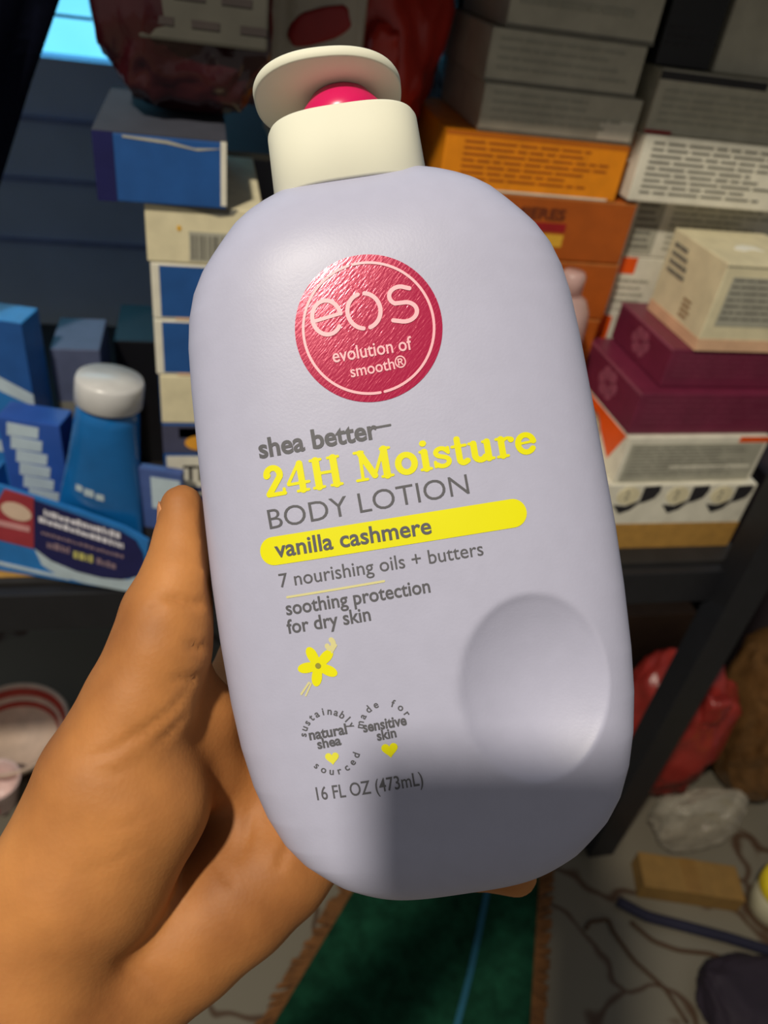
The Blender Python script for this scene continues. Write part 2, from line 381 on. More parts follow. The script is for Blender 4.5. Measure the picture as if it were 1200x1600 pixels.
# dark blue carton on top
c = carton('blue_box', 'blue carton with white end on top of the barcode carton', 'box', -0.063, 0.012, YL - 0.004, 0.13, 1.200, 1.2385, M_blue, 0.0)
panel(c, 'white_end', 'front', 0.955, 0.05, 1.0, 1.0, M_white); panel(c, 'dark_end', 'front', 0.0, 0.0, 0.15, 1.0, M_navy)
poly_panel(c, 'torn_white_edge', 'front', [(0.22, 0.94), (0.55, 0.90), (0.78, 0.84), (0.98, 0.90), (0.75, 0.87), (0.55, 0.945), (0.22, 0.97)], M_midgrey)
panel(c, 'shaded_lid', 'top', 0, 0, 1, 1, mat('lid_shade_grey', (58, 60, 72), 0.8))  # the lid's shadow is put into this dark grey panel
# boxes hidden deeper behind the pump carry the bags
c = carton('grey_box', 'dark grey carton behind the barcode carton carrying the bundles', 'box', -0.035, 0.175, 0.64, 0.24, SH, 1.20, mat('charcoal_card', (52, 54, 66), 0.7))
panel(c, 'paper_edge', 'front', 0, 0.985, 1, 1, M_grey)

# ------------------------------------------------------------------ crumpled bundles
def lump(name, loc, half, m, rough=0.25, seed=0, sub=5, pw=0.65, rz=0.0, parent=None, freq=1.6):
    bm = bmesh.new(); bmesh.ops.create_icosphere(bm, subdivisions=sub, radius=1.0)
    for v in bm.verts:
        p = v.co.copy(); q = Vector([math.copysign(abs(t) ** pw, t) for t in p])
        n = noise.ridged_multi_fractal(p * freq + Vector((seed * 7.1, 0, seed)), 0.9, 2.1, 4, 1.0, 2.0) - 1.0
        n2 = noise.noise(p * 0.9 + Vector((seed, seed * 3, 0)))
        s = 1 + rough * (0.22 * n + 0.45 * n2)
        v.co = Vector((q.x * half[0] * s, q.y * half[1] * s, max(-1.0, q.z * s if q.z > -0.8 else q.z) * half[2] + half[2]))
    o = from_bm(name, bm, m, parent, True); o.location = loc; o.rotation_euler = (0, 0, rz)
    return o

o = lump('plastic_bundle', (-0.010, 0.574, 1.2392), (0.050, 0.050, 0.062), M_maroon, 0.55, 3, pw=0.7); tag(o, 'shiny maroon plastic-wrapped bundle at upper left beside the bright window', 'bundle')
o['_dims'] = (0.10, 0.17, 0.15)
pk = box_obj('paper_label', (-0.026, 0.046, -0.054, -0.050, 0.044, 0.120), mat('faded_label', (72, 70, 62), 0.7), o, 0.002)
bm = bmesh.new(); rnd = random.Random(5)
for i in range(5):
    x = -0.020
    while x < 0.034:
        l = rnd.uniform(0.006, 0.018); add_box(bm, x, x + l, -0.0546, -0.054, 0.052 + i * 0.013, 0.056 + i * 0.013); x += l + rnd.uniform(0.003, 0.012)
from_bm('label_print', bm, mat('brown_grey_print', (52, 44, 42), 0.7), o)
o = lump('carrier_bag', (0.128, 0.745, 1.2005), (0.062, 0.075, 0.090), M_redbag, 0.6, 9, pw=0.75); tag(o, 'red plastic carrier bag bulging behind the pump head', 'bag')
# knotted twist of the red bag
o2 = lump('knot', (0.004, -0.082, 0.048), (0.013, 0.010, 0.022), M_redbag, 0.8, 21, sub=4, parent=o)
M_pouch = mat('white_pouch_film', (176, 168, 152), 0.35, var=0.12, scale=30, bump=0.3)
o = lump('foil_pouch', (0.075, 0.640, 1.2005), (0.036, 0.018, 0.075), M_pouch, 0.35, 14, pw=0.55); tag(o, 'white pouch with red patches standing left of the pump head', 'pouch')
b1 = lump('red_patch', (-0.022, -0.0165, 0.105), (0.0055, 0.0025, 0.018), M_crimson, 0.3, 2, sub=3, parent=o); b2 = lump('red_patch', (0.006, -0.018, 0.080), (0.022, 0.0025, 0.010), M_crimson, 0.3, 6, sub=3, parent=o); b2.rotation_euler = (0, -0.35, 0)
o = lump('plastic_wrap', (0.238, 0.80, 1.201), (0.030, 0.05, 0.085), mat('smoky_film', (52, 42, 44), 0.25, var=0.3, bump=0.4), 0.5, 17); tag(o, 'dark crumpled plastic wrap between the red bag and the pale cartons', 'wrap')

# navy cloth hanging at the far left from the upper shelf
def cloth():
    vs, fs = [], []; nz, nx = 34, 40
    for i in range(nz):
        t = i / (nz - 1); z = 1.404 - t * 0.28
        xr = -0.035 - t * 0.126; xl = -0.40 - 0.05 * t
        for j in range(nx):
            s = j / (nx - 1); x = xr + (xl - xr) * s
            y = 0.56 + 0.016 * math.sin(s * 19 + t * 2.5) * (0.4 + t) + 0.006 * math.sin(s * 43 + 1)
            vs.append((x, y, z))
    for i in range(nz - 1):
        for j in range(nx - 1):
            a = i * nx + j; fs.append((a, a + 1, a + nx + 1, a + nx))
    o = from_data('hanging_cloth', vs, fs, mat('navy_cloth', (9, 13, 30), 0.9, var=0.2, scale=300, spec=0.1), None, True)
    md = o.modifiers.new('cloth_thickness', 'SOLIDIFY'); md.thickness = 0.006
    return tag(o, 'dark navy cloth hanging at the upper left edge', 'cloth')
cloth()

# ------------------------------------------------------------------ blue display tray with tube
p0 = onz(-40, 888, SH); p1 = onz(212, 927, SH)
ex = (p1 - p0); tw = ex.length; yaw = math.atan2(ex.y, ex.x)
tray = empty('display_tray', (*p0.xy, SH), yaw); tag(tray, 'blue cardboard display tray with navy oval label at the shelf edge', 'tray')
nrm = Vector((math.sin(yaw), -math.cos(yaw), 0))
def tray_uv(x, y):
    v = ray(x, y); t = (p0 - CAM).dot(nrm) / v.dot(nrm); q = CAM + v * t - p0
    return q.dot(ex.normalized()), q.z
def tray_prism(name, px, m, y0, y1, parent=tray):
    pts = [tray_uv(*p) for p in px]; n = len(pts)
    pts = [(a, max(0.0, b)) for a, b in pts]
    vs = [(a, y0, b) for a, b in pts] + [(a, y1, b) for a, b in pts]
    fs = [tuple(range(n)), tuple(reversed(range(n, 2 * n)))] + [(i, n + i, n + (i + 1) % n, (i + 1) % n) for i in range(n)]
    return from_data(name, vs, fs, m, parent)
tray_prism('front_panel', [(-40, 888), (0, 893), (110, 911), (212, 927), (228, 880), (232, 848), (195, 827), (120, 800), (54, 779), (0, 762), (-40, 752)], M_skyblue, 0.0, 0.003)
M_silver = mat('pale_silver_print', (186, 204, 214), 0.4)
tray_prism('white_swoosh', [(54, 858), (80, 876), (120, 893), (160, 904), (200, 908), (215, 902), (208, 927), (188, 925), (130, 912), (90, 900), (66, 884)], M_silver, -0.0004, 0.001)
tray_prism('white_swoosh', [(-40, 872), (0, 879), (60, 893), (110, 904), (110, 908), (60, 898), (0, 884), (-40, 877)], M_silver, -0.0004, 0.001)
tray_prism('navy_label', [(52, 782), (120, 806), (190, 832), (213, 846), (224, 866), (226, 880), (214, 902), (190, 907), (160, 904), (120, 894), (80, 877), (54, 858), (47, 820)], M_navy, -0.0007, 0.001)
tray_prism('red_badge', [(8, 766), (54, 780), (54, 858), (-10, 842), (-12, 800)], mat('dull_red_print', (158, 52, 62), 0.5), -0.0010, 0.001)
tray_prism('cream_oval', [(27 + 24 * math.cos(k / 20 * 2 * math.pi) , 800 + 13 * math.sin(k / 20 * 2 * math.pi) + 7 * math.cos(k / 20 * 2 * math.pi)) for k in range(20, 0, -1)], mat('oval_print', (216, 190, 168)), -0.0014, 0.001)
tray_prism('pale_rule', [(-20, 809), (48, 824), (48, 832), (-20, 817)], mat('rose_print', (206, 150, 150)), -0.0014, 0.001)
def tray_words(name, pa, pb, hpx, m, seed, y=-0.0012):
    rnd = random.Random(seed); bm = bmesh.new(); d = Vector((pb[0] - pa[0], pb[1] - pa[1])); L = d.length; s = 0
    while s < L:
        l = rnd.uniform(3, 9); e = min(L, s + l); h = hpx * rnd.uniform(.7, 1)
        q = [(pa[0] + d.x * s / L, pa[1] + d.y * s / L), (pa[0] + d.x * e / L, pa[1] + d.y * e / L)]
        pts = [tray_uv(*q[0]), tray_uv(*q[1]), tray_uv(q[1][0], q[1][1] - h), tray_uv(q[0][0], q[0][1] - h)]
        bm.faces.new([bm.verts.new((a, y, b)) for a, b in pts]); s = e + rnd.uniform(1, 2.5)
    return from_bm(name, bm, m, tray)
M_lt = mat('white_lettering', (224, 222, 232), 0.5)
tray_words('white_lettering', (70, 806), (190, 843), 10, M_lt, 1); tray_words('white_lettering', (62, 816), (194, 858), 9, M_lt, 2)
tray_words('fine_lettering', (66, 835), (194, 873), 5, mat('mauve_lettering', (140, 118, 130)), 3)
tray_words('pale_lettering', (75, 856), (110, 866), 11, mat('mauve_lettering', (140, 118, 130)), 4); tray_words('yellow_lettering', (116, 872), (146, 880), 12, mat('pale_yellow_print', (196, 190, 110)), 5)
tray_words('pale_lettering', (152, 881), (182, 890), 10, mat('mauve_lettering', (140, 118, 130)), 6)
box_obj('tray_floor', (0, tw - 0.006, 0.004, 0.066, 0.001, 0.030), M_skyblue, tray)
box_obj('side_wall', (tw - 0.012, tw - 0.009, 0.004, 0.066, 0.030, 0.045), M_skyblue, tray)
box_obj('side_wall', (0.0, 0.003, 0.004, 0.066, 0.030, 0.060), M_skyblue, tray)

TF = SH + 0.0305
def tray_pt(a, y, z=0): return Vector((*p0.xy, SH)) + ex.normalized() * a + Vector((-nrm.x, -nrm.y, 0)) * y + Vector((0, 0, z))
# squeeze tube standing on its flat end, cap up
def tube():
    base = onz(146, 800, 0.968); top = base + Vector((0.014, 0.006, 0.098))
    e = empty('squeeze_tube', (0, 0, 0)); tag(e, 'blue squeeze tube with white cap standing in the display tray', 'tube')
    ax = (top - base).normalized(); xd = (ex.normalized() - ax * ex.normalized().dot(ax)).normalized(); yd = ax.cross(xd)
    m = Matrix(((xd.x, yd.x, ax.x, base.x), (xd.y, yd.y, ax.y, base.y), (xd.z, yd.z, ax.z, base.z - 0.036), (0, 0, 0, 1)))
    e.matrix_world = m
    n = 40; rings = [(q[0] * 1.12, q[1] * 1.15, q[2] * 1.15) for q in [(0.000, .031, .0015), (0.012, .031, .0018), (0.014, .030, .003), (0.045, .0265, .011), (0.075, .0225, .016), (0.105, .0195, .0175), (0.112, .0185, .017), (0.1145, .015, .014)]]
    vs, fs = [], []
    for z, a, b in rings:
        for k in range(n):
            t = 2 * math.pi * k / n; vs.append((a * math.cos(t), b * math.sin(t), z))
    for i in range(len(rings) - 1):
        for k in range(n): fs.append((i * n + k, i * n + (k + 1) % n, (i + 1) * n + (k + 1) % n, (i + 1) * n + k))
    fs.append(tuple(reversed(range(n)))); fs.append(tuple(range((len(rings) - 1) * n, len(rings) * n)))
    from_data('tube_body', vs, fs, M_teal, e, True)
    lathe('cap', [(r_ * 1.17, z_ * 1.12) for r_, z_ in [(0.0185, 0.115), (0.0198, 0.116), (0.0198, 0.130), (0.0188, 0.133), (0.0, 0.1332)]], mat('white_cap_plastic', (206, 206, 206), 0.3), e)
    def on(a, z):
        for i in range(len(rings) - 1):
            if rings[i][0] <= z <= rings[i + 1][0]:
                f = (z - rings[i][0]) / (rings[i + 1][0] - rings[i][0]); A = rings[i][1] * (1 - f) + rings[i + 1][1] * f; B = rings[i][2] * (1 - f) + rings[i + 1][2] * f
                return (A * math.cos(a), B * math.sin(a), z), (math.cos(a), math.sin(a))
    vs, fs = [], []
    for k, (a0, a1, z0, z1) in enumerate([(-2.1, -1.9, .058, .064), (-1.85, -1.6, .056, .063), (-1.55, -1.35, .055, .061)]):
        b = len(vs)
        for a, z in ((a0, z0), (a1, z0), (a1, z1), (a0, z1)):
            p, nn = on(a, z); vs.append((p[0] + nn[0] * .0006, p[1] + nn[1] * .0006, p[2]))
        fs.append((b, b + 1, b + 2, b + 3))
    from_data('faded_lettering', vs, fs, M_silver, e)
tube()
# blue carton with vertical white lettering left of the tube
q = tray_pt(0.022, 0.036)
c = carton('blue_box', 'blue carton with vertical white lettering left of the tube', 'box', q.x, q.x + 0.048, q.y, 0.024, TF, TF + 0.095, mat('royal_blue_card', (44, 84, 168), 0.4), yaw)
rnd = random.Random(4)
for i in range(7):
    a = 0.40 + 0.03 * i + rnd.uniform(-.03, .03); poly_panel(c, 'white_letter', 'front', [(a - .26, .95 - .125 * i - .11), (a + .24, .95 - .125 * i - .105), (a + .28, .95 - .125 * i), (a - .22, .95 - .125 * i + .01)][::1], M_silver)
q = tray_pt(tw + 0.002, 0.018)
c = carton('sachet_packet', 'small blue and white packet standing between the tube and the thumb', 'packet', q.x, q.x + 0.034, q.y, 0.007, SH + 0.0005, SH + 0.112, mat('dusky_blue_card', (70, 92, 150), 0.4), yaw)
panel(c, 'white_patch', 'front', 0.30, 0.68, 0.95, 0.94, M_silver); poly_panel(c, 'gold_dot', 'front', disc_pts(0.6, 0.35, 0.16, 0.09), M_yellow); panel(c, 'white_patch', 'front', 0.6, 0.0, 1, 0.24, M_silver, 2 * EPS)
panel(c, 'dark_patch', 'front', 0.05, 0.25, 0.40, 0.5, M_dark)
# leaning blue boxes at the left edge and the dim one behind
c = carton('grey_box', 'dim grey-blue carton behind the tray at the left', 'box', -0.124, -0.086, 0.600, 0.06, SH, 1.050, mat('dim_grey_blue_card', (84, 92, 120), 0.5))
panel(c, 'pale_lower_band', 'front', 0, 0.55, 1, 0.68, M_grey)
c = carton('grey_box', 'black carton painted as the deep shade behind the white tube cap', 'box', -0.082, -0.040, 0.66, 0.08, SH, 1.03, M_black)  # black block stands in for the shade in the shelf gap
c = carton('blue_box', 'bright blue box with white stripe at the left edge of the photo', 'box', -0.216, -0.132, 0.590, 0.030, SH, 1.085, M_skyblue, -0.25)
c.rotation_euler = (0.0, 0.0, -0.25)
poly_panel(c, 'white_stripe', 'front', [(0, 0.80), (1, 0.62), (1, 0.68), (0, 0.90)], M_silver); poly_panel(c, 'royal_top', 'front', [(0, 0.90), (1, 0.68), (1, 1), (0, 1)], M_blue); panel(c, 'pale_stripe', 'front', 0, 0.36, 1, 0.42, M_silver)
# loose card on the shelf edge
q = onz(8, 918, SH)
o = box_obj('cardboard_sheet', (0, 0.13, 0, 0.10, 0, 0.0009), M_kraft); o.location = (q.x - 0.02, 0.4955, SH + 0.0002); o.rotation_euler = (0, 0, 0.0); tag(o, 'flat tan cardboard sheet under the display tray', 'cardboard')
for ch in [tray]: ch.location.z += 0.0013

# ------------------------------------------------------------------ floor things
# green mat with brown fringe
def mat_obj():
    e = empty('floor_mat', (0.32, 0.5, FZ)); tag(e, 'dark green mat with brown fringed border on the stone floor', 'mat')
    cs = [onz(335, 1710, FZ), onz(846, 1710, FZ), onz(864, 1335, FZ), onz(576, 1312, FZ)]
    cs = [Vector((c.x - 0.32, c.y - 0.5)) for c in cs]
    def inset(cs, d):
        n = len(cs); out = []
        for i in range(n):
            a, b, c = cs[i - 1], cs[i], cs[(i + 1) % n]
            n1 = Vector((-(b - a).y, (b - a).x)).normalized(); n2 = Vector((-(c - b).y, (c - b).x)).normalized()
            out.append(b + (n1 + n2).normalized() * d / max(0.3, (1 + n1.dot(n2)) / 2) ** 0.5)
        return out
    def prism(name, poly, z0, z1, m):
        n = len(poly); vs = [(p.x, p.y, z1) for p in poly] + [(p.x, p.y, z0) for p in poly]
        return from_data(name, vs, [tuple(range(n)), tuple(reversed(range(n, 2 * n)))] + [(i, n + i, n + (i + 1) % n, (i + 1) % n) for i in range(n)], m, e)
    inn = inset(cs, 0.018)
    prism('pile', inn, 0.0, 0.007, mat('green_pile', (20, 62, 44), 0.95, var=0.35, scale=60, bump=0.8, bscale=600, spec=0.1))
    # fringed border
    vs, fs = [], []
    rnd = random.Random(3)
    n = len(cs)
    for i in range(n):
        a0, a1, b0, b1 = cs[i], cs[(i + 1) % n], inn[i], inn[(i + 1) % n]; L = (a1 - a0).length; k = max(4, int(L / 0.006))
        for j in range(k):
            t0, t1 = j / k, (j + 0.95) / k; o = rnd.uniform(-0.004, 0.004); out = (a0 - b0).normalized() * o
            z = rnd.uniform(0.004, 0.008); b = len(vs)
            P = [a0.lerp(a1, t0) + out, a0.lerp(a1, t1) + out, b0.lerp(b1, t1), b0.lerp(b1, t0)]
            vs.extend([(P[0].x, P[0].y, z * .5), (P[1].x, P[1].y, z * .5), (P[2].x, P[2].y, z + .003), (P[3].x, P[3].y, z + .003)])
            vs.extend([(p.x, p.y, 0.0) for p in P])
            fs.extend([(b, b + 1, b + 2, b + 3), (b, b + 4, b + 5, b + 1), (b + 1, b + 5, b + 6, b + 2), (b + 2, b + 6, b + 7, b + 3), (b + 3, b + 7, b + 4, b)])
    from_data('fringe', vs, fs, mat('brown_fringe', (112, 72, 34), 0.9, var=0.3, scale=90), e)
    # blue thread
    pts = [onz(762, 1390, FZ + 0.0105), onz(750, 1450, FZ + 0.0105), onz(735, 1520, FZ + 0.0105), onz(712, 1610, FZ + 0.0105)]
    vs, fs = [], []
    for i, p in enumerate(pts):
        for s in (-0.004, 0.004): vs.append((p.x - .32 + s, p.y - .5, 0.0098))
        if i: fs.append((2 * i - 2, 2 * i - 1, 2 * i + 1, 2 * i))
    from_data('blue_thread', vs, fs, mat('blue_thread', (16, 84, 108), 0.8), e)
mat_obj()

carton('brown_carton', 'plain brown carton on the floor under the shelf behind the red bag', 'box', 0.44, 0.66, 0.655, 0.25, FZ, 0.650, mat('dull_brown_card', (84, 62, 46), 0.8))
carton('shadow_carton', 'dark carton added to fill in the shadow behind the brown bag at the right', 'box', 0.69, 1.08, 0.66, 0.28, FZ, 0.86, mat('shadow_fill_card', (46, 34, 40), 0.8))  # added dark block, its colour stands in for the shadow along the wall
# enamel bowl and cup at lower left
def bowl():
    p = onz(16, 1136, FZ + 0.054)
    e = empty('bowl', (p.x, p.y, FZ)); tag(e, 'cream bowl with two red rings inside its rim on the floor at the left', 'bowl')
    M_en = mat('cream_enamel', (226, 200, 180), 0.3)
    k = 0.64; L = lambda prof: [(r * k, z * k) for r, z in prof]
    lathe('body', L([(0.05, 0), (0.055, 0.004), (0.085, 0.03), (0.111, 0.07), (0.115, 0.085), (0.113, 0.087), (0.109, 0.083), (0.082, 0.034), (0.05, 0.010), (0.0, 0.008)]), M_en, e, 72)
    def ring(name, r0, z0, r1, z1, m):
        lathe(name, L([(r0, z0), (r1, z1), (r1 - .0008, z1 + .0008), (r0 - .0008, z0 + .0008)]), m, e, 72, True, False)
    M_rr = mat('red_enamel', (170, 38, 30), 0.3)
    ring('red_ring', 0.1065, 0.0785, 0.0985, 0.063, M_rr); ring('red_ring', 0.0925, 0.0525, 0.0865, 0.0415, M_rr)
    q = onz(-4, 1196, FZ + 0.05)
    c = empty('cup', (q.x, q.y - 0.022, FZ)); tag(c, 'pinkish white cup with red dot in front of the red-ringed bowl', 'cup')
    lathe('body', L([(0.028, 0), (0.030, 0.002), (0.045, 0.074), (0.0485, 0.080), (0.0475, 0.082), (0.043, 0.077), (0.027, 0.006), (0, 0.005)]), mat('pinkish_ceramic', (222, 194, 190), 0.35), c)
    lump('red_dot', (0.004, -0.029, 0.022), (0.005, 0.002, 0.005), mat('red_dot_paint', (170, 50, 60), 0.5), 0.05, 1, sub=2, pw=1, parent=c)
bowl()

# heap on the floor at the right
M_redlow = mat('dull_red_plastic', (150, 46, 40), 0.3, var=0.2, scale=25, bump=0.5, bscale=70)
c = carton('cardboard_box', 'low brown cardboard box on the floor at lower right', 'box', 0.531, 0.662, 0.397, 0.046, FZ, FZ + 0.030, mat('dull_kraft_card', (132, 100, 48), 0.75), -0.27)
panel(c, 'tape_strip', 'top', 0.42, 0, 0.58, 1, mat('brown_tape', (130, 96, 44), 0.3))
o = lump('carrier_bag', (0.606, 0.560, FZ), (0.068, 0.058, 0.130), M_redlow, 0.55, 31, pw=0.85); tag(o, 'red plastic carrier bag on the floor behind the rack post', 'bag')
lump('knot', (0.006, -0.046, 0.190), (0.016, 0.016, 0.030), M_redlow, 0.9, 33, sub=4, parent=o)
M_brownfilm = mat('brown_film', (104, 74, 42), 0.3, var=0.3, bump=0.5, bscale=40)
o = lump('brown_bag', (0.768, 0.548, FZ), (0.076, 0.075, 0.150), M_brownfilm, 0.45, 41, pw=0.85); tag(o, 'brown crumpled bag right of the red bag on the floor', 'bag')
M_clear = mat('clear_crumpled_film', (190, 182, 164), 0.10, var=0.2, bump=1.0, bscale=70, alpha=0.42, coat=0.5)
o = lump('clear_bag', (0.634, 0.464, FZ), (0.064, 0.024, 0.056), M_clear, 0.6, 51, pw=0.8); tag(o, 'clear crumpled plastic bag lying between the red bag and the cardboard box', 'bag')
e = empty('jar', (0.706, 0.362, FZ)); tag(e, 'jar with a yellow lid at the right edge', 'jar')
J = lambda prof: [(r * .68, z * .68) for r, z in prof]
lathe('body', J([(0.040, 0), (0.043, 0.003), (0.043, 0.055), (0.036, 0.062)]), mat('pale_jar_plastic', (196, 190, 160), 0.35), e); lathe('lid', J([(0.045, 0.062), (0.046, 0.065), (0.046, 0.088), (0.040, 0.095), (0.0, 0.097)]), mat('yellow_lid', (230, 206, 40), 0.35), e)
e = empty('wire_coil', (0.790, 0.418, FZ)); tag(e, 'coil of dark wire at the right edge above the yellow-lidded jar', 'wire')
vs, fs = [], []
N, T = 160, 8
for i in range(N):
    a = i / N * 2 * math.pi * 4; r = 0.036 + 0.004 * math.sin(i * 0.11); cx = Vector((r * math.cos(a), r * math.sin(a), 0.034 + 0.009 * i / N * 4)); d = Vector((math.cos(a), math.sin(a), 0))
    for k in range(T):
        b = 2 * math.pi * k / T; vs.append(cx + d * 0.0035 * math.cos(b) + Vector((0, 0, 0.0035 * math.sin(b))))
for i in range(N - 1):
    for k in range(T): fs.append((i * T + k, i * T + (k + 1) % T, (i + 1) * T + (k + 1) % T, (i + 1) * T + k))
from_data('wire', vs, fs, M_black, e, True); lathe('spool', J([(0.045, 0), (0.05, 0.002), (0.05, 0.04), (0.042, 0.044), (0.042, 0.10), (0.03, 0.104)]), mat('grey_lilac_plastic', (150, 148, 172), 0.3), e)
def strap(name, label, px, r, m, cat):
    pts = [onz(x, y, FZ + r) for x, y in px]; vs, fs = [], []; T = 8
    fine = []
    for i in range(len(pts) - 1):
        for k in range(6): fine.append(pts[i].lerp(pts[i + 1], k / 6))
    fine.append(pts[-1]); fine = [fine[0]] + [(fine[i - 1] + fine[i] * 2 + fine[i + 1]) / 4 for i in range(1, len(fine) - 1)] + [fine[-1]]
    for i, p in enumerate(fine):
        d = (fine[min(i + 1, len(fine) - 1)] - fine[max(i - 1, 0)]).normalized(); s = d.cross(UP)
        for k in range(T):
            b = 2 * math.pi * k / T; vs.append(p + s * r * math.cos(b) + UP * r * math.sin(b))
    for i in range(len(fine) - 1):
        for k in range(T): fs.append((i * T + k, i * T + (k + 1) % T, (i + 1) * T + (k + 1) % T, (i + 1) * T + k))
    fs += [tuple(range(T)), tuple(reversed(range((len(fine) - 1) * T, len(fine) * T)))]
    return tag(from_data(name, vs, fs, m, None, True), label, cat)
strap('strap', 'thick dark navy strap lying in front of the cardboard box', [(965, 1408), (1010, 1432), (1080, 1450), (1140, 1466), (1215, 1490)], 0.007, mat('navy_webbing', (22, 22, 46), 0.8), 'strap')
M_cord = mat('brown_cord', (70, 46, 26), 0.8)
strap('cord', 'thin brown cord looping over the stone floor', [(915, 1452), (922, 1440), (950, 1436), (958, 1455), (990, 1500), (1040, 1545), (1075, 1600)], 0.0022, M_cord, 'cord')
strap('cord', 'brown cord branching toward the dark bundle', [(985, 1440), (1020, 1470), (1060, 1485), (1110, 1490), (1150, 1505)], 0.0025, M_cord, 'cord')
p = onz(1135, 1570, FZ + 0.0)
o = lump('dark_bundle', (p.x + 0.025, p.y - 0.005, FZ), (0.062, 0.045, 0.022), mat('dark_purple_cloth', (34, 24, 38), 0.8), 0.5, 61); tag(o, 'dark purple cloth bundle on the floor in the lower right corner', 'bundle')

# ------------------------------------------------------------------ the lotion bottle
D0 = 0.19; KS = D0 / 0.205 / 1000.0; AX = 8.3 * RAD
bc = Vector(((640 - 600) * D0 / FPX, -(835 - 800) * D0 / FPX, -D0))
BL = Matrix(((math.cos(AX), 0, -math.sin(AX), bc.x), (math.sin(AX), 0, math.cos(AX), bc.y), (0, -1, 0, bc.z), (0, 0, 0, 1)))   # bottle frame -> camera frame
TAB = [(-92, 0.5), (-91.7, 9), (-91.0, 16), (-89, 23.5), (-83.5, 32.8), (-77, 40.2), (-72, 44), (-65, 47.2), (-57, 49.5), (-47, 51.2), (-36, 52.1), (-20, 52.6), (-5, 52.6), (10, 52.1), (27, 51.4), (44.5, 50.6), (55, 49.8), (62, 48.6), (68, 46.6), (73, 43.8), (76, 41.4), (79.5, 38.4), (83.8, 34.6), (86.5, 31.2), (88.3, 28), (90.2, 24), (91.6, 20), (93, 17)]
TV = np.array([t[0] for t in TAB]) * KS; TW = np.array([t[1] for t in TAB]) * KS
NP = 3.3
def wv(v): return np.interp(v, TV, TW)
DB = 25.0 * KS
def dv(v):
    v = np.asarray(v, float)
    s0 = np.clip((v - TV[0]) / (19 * KS), 0, 1); s1 = np.clip((TV[-1] + 3 * KS - v) / (34 * KS), 0, 1)
    return DB * (1 - (1 - s0) ** 2.4) ** (1 / 2.4) * (1 - (1 - s1) ** 2.6) ** (1 / 2.2)
def dimple(u, v):
    du, dvv = u - DC[0], v - DC[1]; ca, sa = math.cos(DA), math.sin(DA)
    a = (du * ca + dvv * sa) / DR[0]; b = (-du * sa + dvv * ca) / DR[1]; r2 = a * a + b * b
    return 6.5 * KS * np.maximum(0, 1 - r2) ** 1.0 * np.clip((1.0 - r2) * 6, 0, 1) ** 0.25
DC = (0, 0); DR = (1e-6, 1e-6); DA = 0
def yfront(u, v):
    ww = np.maximum(wv(v), 1e-6); t = np.clip(np.abs(u) / ww, 0, 0.999999)
    return -dv(v) * (1 - t ** NP) ** (1 / NP) + dimple(u, v)
def px_uv(x, y):
    u, v, yy = 0.0, 0.0, -DB
    for _ in range(12):
        d = D0 + yy; X = (x - 600) * d / FPX - bc.x; Y = -(y - 800) * d / FPX - bc.y
        u = X * math.cos(AX) + Y * math.sin(AX); v = -X * math.sin(AX) + Y * math.cos(AX); yy = float(yfront(np.float64(u), np.float64(v)))
    return Vector((u, v))
_dc = px_uv(838, 1075); DC = (_dc.x, _dc.y); DR = (18.5 * KS, 22.5 * KS); DA = -0.10

lot = empty('lotion_bottle', (0, 0, 0)); lot.matrix_world = CM @ BL
tag(lot, 'lavender pump bottle of body lotion held in the left hand', 'bottle')
def lavender():
    m = mat('lavender_plastic', (178, 179, 202), 0.42, var=0.02, scale=200, bump=0.03, bscale=1500, spec=0.4)
    b = m.node_tree.nodes['Principled BSDF']; b.inputs['Subsurface Weight'].default_value = 0.0
    return m
def bottle_body():
    nr, na = 330, 320
    # rings: denser near the ends
    t = np.linspace(0, 1, nr); vs_ = TV[0] + (TV[-1] - TV[0]) * (0.5 - 0.5 * np.cos(np.pi * t)) * 0.55 + (TV[-1] - TV[0]) * t * 0.45
    th = np.linspace(0, 2 * np.pi, na, endpoint=False)
    # spread the angles so that the flat front gets even columns
    cx = np.sign(np.cos(th)) * np.abs(np.cos(th)) ** 0.85; sx = np.sign(np.sin(th))
    verts = []
    for v in vs_:
        ww = float(wv(v)); dd = float(dv(v))
        u = ww * cx; yy = dd * (1 - np.minimum(np.abs(cx), 1) ** NP) ** (1 / NP) * np.where(sx >= 0, 1, -1)
        yy = np.where(sx < 0, yy + dimple(u, v), yy)
        verts.append(np.stack([u, yy, np.full(na, v)], 1))
    verts = np.concatenate(verts)
    fs = []
    for i in range(nr - 1):
        for k in range(na):
            k2 = (k + 1) % na; fs.append((i * na + k, i * na + k2, (i + 1) * na + k2, (i + 1) * na + k))
    fs.append(tuple(reversed(range(na)))); fs.append(tuple((nr - 1) * na + k for k in range(na)))
    return from_data('body', verts.tolist(), fs, lavender(), lot, True)
bottle_body()

